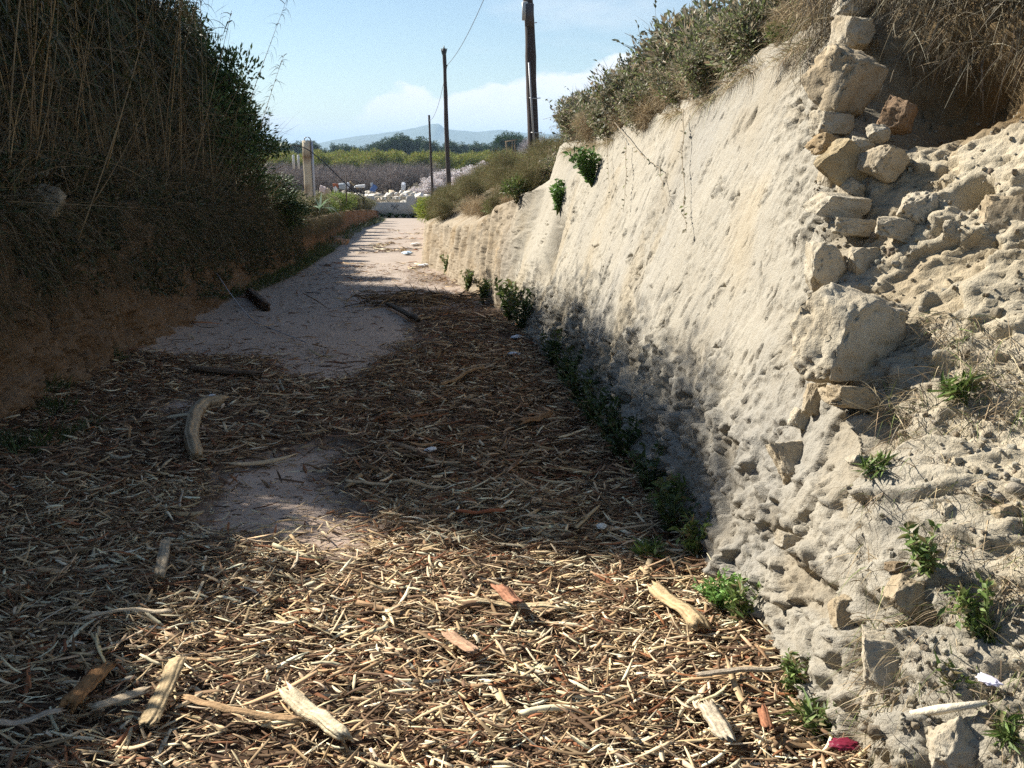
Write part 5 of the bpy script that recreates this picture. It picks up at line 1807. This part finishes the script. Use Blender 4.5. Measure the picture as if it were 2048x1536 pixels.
def build_dump():
    """heap of rubble and rubbish behind the wall, piece by piece"""
    vv, tt = ICO2
    # earth heap underneath
    n = 60
    X, Yg = np.meshgrid(np.linspace(-19, -4, n), np.linspace(81, 97, n), indexing='ij')
    u = (X + 11.5) / 7.5
    w = (Yg - 89) / 8
    P = np.stack([X, Yg, 0 * X], -1).reshape(-1, 3)
    z = -3.5 + 1.35 * np.clip(1 - (u ** 2 + w ** 2), 0, 1).ravel() ** 0.6 + 0.3 * fbm(P * 0.7, 181, 3)
    P[:, 2] = z
    mb = MB()
    mb.add(P, grid_quads(n, n), None, (0.26, 0.22, 0.17))
    tag(mb.build('rubble_heap', M['brown_earth'], smooth=True), 'earth heap under the dumped rubble behind the wall', kind='structure')
    hz = lambda x, y: -3.5 + 1.35 * max(0, 1 - ((x + 11.5) / 7.5) ** 2 - ((y - 89) / 8) ** 2) ** 0.6
    pal = [(0.66, 0.62, 0.54), (0.74, 0.72, 0.68), (0.5, 0.46, 0.4), (0.58, 0.48, 0.36), (0.78, 0.77, 0.75), (0.4, 0.36, 0.3)]
    protos = []
    for k in range(6):
        q = rock_verts(300 + k, ICO2, 0.6, 6, 0.12) * np.array([0.36, 0.26, 0.2]) * U(0.8, 1.2, 3)
        mb = MB()
        mb.add(q, None, tt, pal[k])
        o = mb.build('rubble_piece', M['stone'])
        o['category'] = 'rubble'
        protos.append(Kind(o))
    for i in range(130):
        x = U(-17.2, -6)
        y = U(82.5, 90)
        protos[i % 6].place((x, y, hz(x, y) + U(0.02, 0.25)), 'pale broken piece of rubble in the heap behind the wall', U(0, 6), U(0.5, 1.35), U(-0.6, 0.6), U(-0.6, 0.6), 'rubble dumped behind the wall')

    def item(u, v, size, col, label, cat, name, sh=(1, 0.6, 0.6), seed=1, rx=0):
        y = 83.0
        p = at_y(u, v, y)
        q = rock_verts(seed, ICO3, 0.6, 5, 0.10) * np.asarray(sh) * size
        mb = MB()
        mb.add(q, None, ICO3[1], col)
        o = mb.build(name, M['plastic'])
        o.location = p
        o.rotation_euler = (0, rx, 0)
        tag(o, label, cat)
    item(645, 378, 0.30, (0.72, 0.6, 0.55), 'pinkish carton lying at one end of the rubble', 'carton', 'carton', (1, .7, .9), 1, 0.4)
    item(651, 386, 0.55, (0.52, 0.42, 0.30), 'big tan board leaning on the rubble', 'board', 'board', (1, .2, .7), 2, -0.5)
    item(671, 371, 0.26, (0.45, 0.16, 0.08), 'rust red lump on top of the rubble', 'rubble', 'red_lump', (1, .7, .7), 3)
    item(671, 379, 0.28, (0.82, 0.82, 0.82), 'white sack under the rust red lump', 'sack', 'sack', (.8, .7, 1), 4)
    item(684, 373, 0.36, (0.45, 0.48, 0.5), 'grey sheet of scrap behind the tan board', 'scrap', 'scrap_sheet', (1, .3, .8), 5)
    item(680, 389, 0.34, (0.78, 0.78, 0.6), 'cream sack at the front of the rubble', 'sack', 'sack', (1.2, .6, .6), 6)
    item(720, 373, 0.42, (0.82, 0.82, 0.82), 'long white board on the crest of the rubble', 'board', 'board', (1.2, .5, .4), 7)
    item(746, 377, 0.36, (0.12, 0.22, 0.5), 'blue plastic sheet propped on the rubble', 'sheet', 'blue_sheet', (.8, .2, 1), 8, 0.5)
    item(743, 369, 0.16, (0.6, 0.63, 0.66), 'small grey can on the crest above the blue sheet', 'can', 'can', (.8, .8, 1), 9)
    item(807, 374, 0.32, (0.78, 0.79, 0.82), 'white upright bag at the other end of the rubble', 'bag', 'bag', (.6, .6, 1.2), 10)
    item(668, 392, 0.25, (0.8, 0.8, 0.8), 'small white lump right of the tan board', 'bag', 'bag', (1, .7, .8), 12)
    item(696, 371, 0.25, (0.55, 0.58, 0.65), 'bluish upright sheet beside the long white board', 'scrap', 'scrap_sheet', (.5, .3, 1.3), 13)
    mb = MB()
    tube(mb, [at_y(700, 363, 83), at_y(716, 378, 83.2)], 0.06, 6, (0.5, 0.38, 0.22))
    tag(mb.build('plank', M['wood']), 'tan plank sticking up out of the rubble', 'plank')


def tree(name, h, r, nl, ls, lw, pal, trunk=(0.14, 0.10, 0.075), clump=40, cr=0.26, base=0.25, cat='tree', mat='leaf', strap=False, bare=False, part='crown'):
    mb = MB()
    c = np.array([0, 0, h * (base + (1 - base) * 0.5)])
    rr = np.array([r, r, h * (1 - base) * 0.5])
    p, d, cc = clumps(nl, clump, c, rr * 0.8, cr * r)
    o = link(name, None)
    o['category'] = cat
    tr = r * 0.07 + 0.03
    tube(mb, [(0, 0, -0.2), (0.02 * h, 0, h * base), (0, 0.02 * h, h * 0.7)], [tr, tr * 0.8, tr * 0.3], 7, trunk)
    for q in cc[:14]:
        a = np.array([0, 0, h * base * U(0.6, 1.3)])
        tube(mb, [a, (a + q) / 2 + R.normal(0, 0.05 * r, 3), q], [tr * 0.5, tr * 0.3, tr * 0.1], 5, trunk)
    mb.build('trunk', M['twig'], o)
    mb = MB()
    dv = d + np.array([0, 0, 0.5]) + R.normal(0, 0.4, d.shape)
    if strap:
        blades(mb, p, dv, ls * U(0.6, 1.4, nl), lw, 0.1, 2, pick(pal, nl, 0.25))
    else:
        leaves(mb, p, dv, ls * U(0.6, 1.4, nl), lw * U(0.7, 1.3, nl), pick(pal, nl, 0.25))
    mb.build(part, M[mat], o)
    return Kind(o)


def build_far_trees():
    zb = -3.45
    X = lambda u, y: (u - 1024) / FPX * y
    bl = tree('almond_tree', 4.4, 2.0, 4200, 0.13, 0.10, [(0.80, 0.75, 0.75), (0.74, 0.67, 0.67), (0.84, 0.81, 0.81), (0.34, 0.28, 0.25), (0.5, 0.43, 0.4)], (0.10, 0.08, 0.07), 60, 0.22, 0.22, part='blossom')
    bare = tree('bare_tree', 3.2, 1.7, 2400, 0.55, 0.022, [(0.22, 0.18, 0.16), (0.28, 0.23, 0.21), (0.17, 0.14, 0.12), (0.32, 0.28, 0.26)], (0.12, 0.10, 0.09), 40, 0.4, 0.12, mat='twig', strap=True, part='twigs')
    lime = tree('orchard_tree', 5.4, 2.6, 3600, 0.42, 0.13, [(0.24, 0.28, 0.05), (0.30, 0.31, 0.07), (0.18, 0.23, 0.045), (0.33, 0.27, 0.09)], clump=40, cr=0.35, base=0.1, strap=True, mat='dry')
    pine = tree('pine_tree', 9.0, 3.2, 3600, 0.55, 0.20, [(0.035, 0.065, 0.03), (0.05, 0.085, 0.035), (0.028, 0.05, 0.025)], clump=34, cr=0.34, base=0.25)
    ston = tree('stone_pine', 10.5, 4.4, 9000, 0.5, 0.16, [(0.03, 0.065, 0.025), (0.045, 0.085, 0.03), (0.022, 0.045, 0.018)], clump=70, cr=0.27, base=0.42)
    for i, (u, y, s, lb) in enumerate(((960, 104, 1.05, 'tallest blossoming almond tree behind the forked pole'), (925, 100, 0.9, 'pale pink almond tree right of the forked pole'), (866, 94, 0.72, 'low blossoming almond tree by the shortest pole'), (1000, 112, 0.9, 'almond tree in blossom half hidden by the broom slope'), (838, 92, 0.5, 'smallest almond bush at the edge of the rubble'), (890, 108, 0.85, 'almond tree in thin blossom farthest back'))):
        bl.place((X(u, y), y, zb), lb, U(0, 6), s)
    i = 0
    for y in (104, 114, 126, 140, 156):
        for u in np.arange(545, 880, 2400 / y + 6):
            uu = u + U(-6, 6)
            if y < 115 and uu > 800:
                continue
            bare.place((X(uu, y), y + U(-2, 2), zb), 'leafless grey orchard tree in the rows beyond the rubble', U(0, 6), U(0.85, 1.1), group='bare orchard trees beyond the rubble')
            i += 1
    for y in (176, 196, 222, 250):
        for u in np.arange(540, 1180, 4600 / y + 6):
            lime.place((X(u + U(-8, 8), y), y + U(-4, 4), zb), 'yellow green orchard tree in the long row behind the bare trees', U(0, 6), (U(0.9, 1.15),) * 2 + (U(0.8, 1.08),), group='yellow green orchard rows')
    for u in np.concatenate([np.arange(556, 1130, 15), np.arange(562, 1130, 23)]):
        y = U(330, 430)
        big = U(0.75, 1.15) * (1.12 if 780 < u < 860 or u > 930 else 0.9)
        pine.place((X(u + U(-5, 5), y), y, zb), 'dark green tree in the distant tree line under the hills', U(0, 6), (big * U(0.9, 1.3), big * 1.1, big), group='distant tree line')
    ston.place((X(1020, 250), 250, zb), 'large round dark pine in front of the hills', 0, 0.95)
    ston.place((X(1046, 262), 262, zb), 'smaller round dark pine just right of the large one', 2, (0.6, 0.6, 0.85))
    ston.place((X(632, 300), 300, zb), 'flat topped dark pine behind the gatepost', 1, (0.75, 0.8, 0.8))
    ston.place((X(570, 240), 240, zb), 'dark pine hidden mostly by the evergreen bush', 3, (0.8, 0.8, 0.75))
    gr = tree('bare_poplar', 9.0, 2.0, 2200, 0.9, 0.05, [(0.36, 0.32, 0.33), (0.44, 0.4, 0.4)], (0.25, 0.2, 0.2), 30, 0.45, 0.1, mat='twig', strap=True, part='twigs')
    gr.place((X(1052, 200), 200, zb), 'leafless greyish tree showing behind the thick pole', 0, 1.0)
    gr.place((X(1078, 190), 190, zb), 'leafless greyish tree right of the thick pole', 0, 1.0)


def build_left_far_plants():
    zt = lambda y: float(zr(y) + itp(_hl, y))
    dry = shrub('straw_bush', 0.6, 0.75, 3600, 0.17, 0.007, DRY + [(0.25, 0.25, 0.12)], (0.35, 0.27, 0.17), 40, clump=40, cr=0.35, mat='dry', strap=True)
    grn = shrub('lime_bush', 0.7, 0.8, 4200, 0.10, 0.022, [(0.20, 0.27, 0.05), (0.26, 0.31, 0.07), (0.14, 0.19, 0.04)], (0.2, 0.17, 0.1), 40, clump=46, cr=0.3)
    olv = shrub('olive_bush', 0.7, 0.8, 4200, 0.10, 0.02, [(0.15, 0.16, 0.07), (0.2, 0.19, 0.09), (0.25, 0.21, 0.12), (0.11, 0.12, 0.05)], (0.2, 0.17, 0.1), 40, clump=46, cr=0.3)
    g = 'bushes along the far shaded bank'
    for y, off, k, s in ((22.5, 0.3, dry, 0.9), (24.0, 0.25, olv, 0.8), (23.2, 1.1, dry, 1.0), (26, 0.2, olv, 0.8), (28, 0.3, dry, 0.9), (31, 0.2, olv, 0.9), (34, 0.4, olv, 1.0), (37, 0.2, grn, 0.9), (40, 0.3, olv, 1.0), (43, 0.1, grn, 1.15), (47, 0.2, grn, 1.2), (47, 1.2, olv, 1.2), (52, 0.2, olv, 1.2), (57, 0.2, olv, 1.2), (62, 0.2, olv, 1.1), (67, 0.2, olv, 1.0), (38, 1.5, dry, 1.2), (43, 1.8, olv, 1.2), (30, 1.6, dry, 1.1), (55, 1.5, dry, 1.3)):
        z = zt(y)
        s = s * 1.0
        lb = {id(dry): 'straw coloured bush on the far part of the shaded bank', id(grn): 'lime green bush on the far part of the shaded bank', id(olv): 'olive brown bush on the far part of the shaded bank'}[id(k)]
        k.place((float(left_x(y, z)) - off, y, z - 0.1), lb, U(0, 6), s, group=g)
    # agave by the gatepost
    mb = MB()
    n = 15
    a = U(0, 6.28, n)
    d = np.stack([np.cos(a), np.sin(a), U(0.3, 1.6, n)], -1)
    blades(mb, np.zeros((n, 3)), d, U(0.5, 0.95, n), U(0.06, 0.09, n), U(0.1, 0.8, n), 5, pick([(0.30, 0.38, 0.26), (0.22, 0.31, 0.18), (0.5, 0.55, 0.42)], n, 0.1), face=np.tile([0, 0, 1.0], (n, 1)))
    o = mb.build('agave_plant', M['leaf'])
    y = 30.0
    p = at_y(640, 418, y)
    o.location = p
    tag(o, 'pale green sword leaved plant on the bank below the gatepost', 'plant')
    # clods fallen at the bank's foot
    for i, (u, v, lb) in enumerate(((655, 478, 'reddish clod fallen from the far bank'), (672, 486, 'pale clod beside the reddish one'), (683, 490, 'small clod nearest the lane middle'))):
        mb = MB()
        mb.add(rock_verts(400 + i, ICO3, 0.7, 6, 0.1) * np.array([0.28, 0.22, 0.17]), None, ICO3[1], (0.45, 0.30, 0.2))
        o = mb.build('earth_clod', M['stone'], smooth=True)
        g_ = on_road(u, v)
        o.location = g_ + np.array([0, 0, 0.08])
        tag(o, lb, 'clod')


# ------------------------------------------------------------------ build
p, _ = hit_right(1946, 382)
DENTS.append((p, (0.055, 0.036, 0.036), -0.45))                 # burrow hole
for u_, v_, r_, a_ in ((1800, 130, (0.35, 0.20, 0.16), -0.22), (1880, 160, (0.35, 0.20, 0.16), -0.24), (1960, 130, (0.35, 0.2, 0.14), -0.24), (1800, 220, (0.3, 0.14, 0.10), -0.14), (1880, 225, (0.3, 0.14, 0.10), -0.13)):
    p, _ = hit_right(u_, v_)
    DENTS.append((p, r_, a_))
for u_, v_ in ((1730, 1208), (1780, 1222), (1840, 1232)):
    p, _ = hit_right(u_, v_)
    DENTS.append((p, (0.06, 0.05, 0.022), -0.12))
p, _ = hit_right(1100, 500)
DENTS.append((p, (0.3, 0.28, 0.30), -0.28))                   # notch at the end of the smooth wall

build_field()
build_road()
build_gravel(build_right_bank())
build_left_bank()
build_hills()
build_haze()
build_far_wall()
build_poles()
build_stones()
build_litter()
build_pieces()
build_weeds()
build_thicket()
build_left_grass()
build_right_plants()
build_left_far_plants()
build_dump()
build_far_trees()
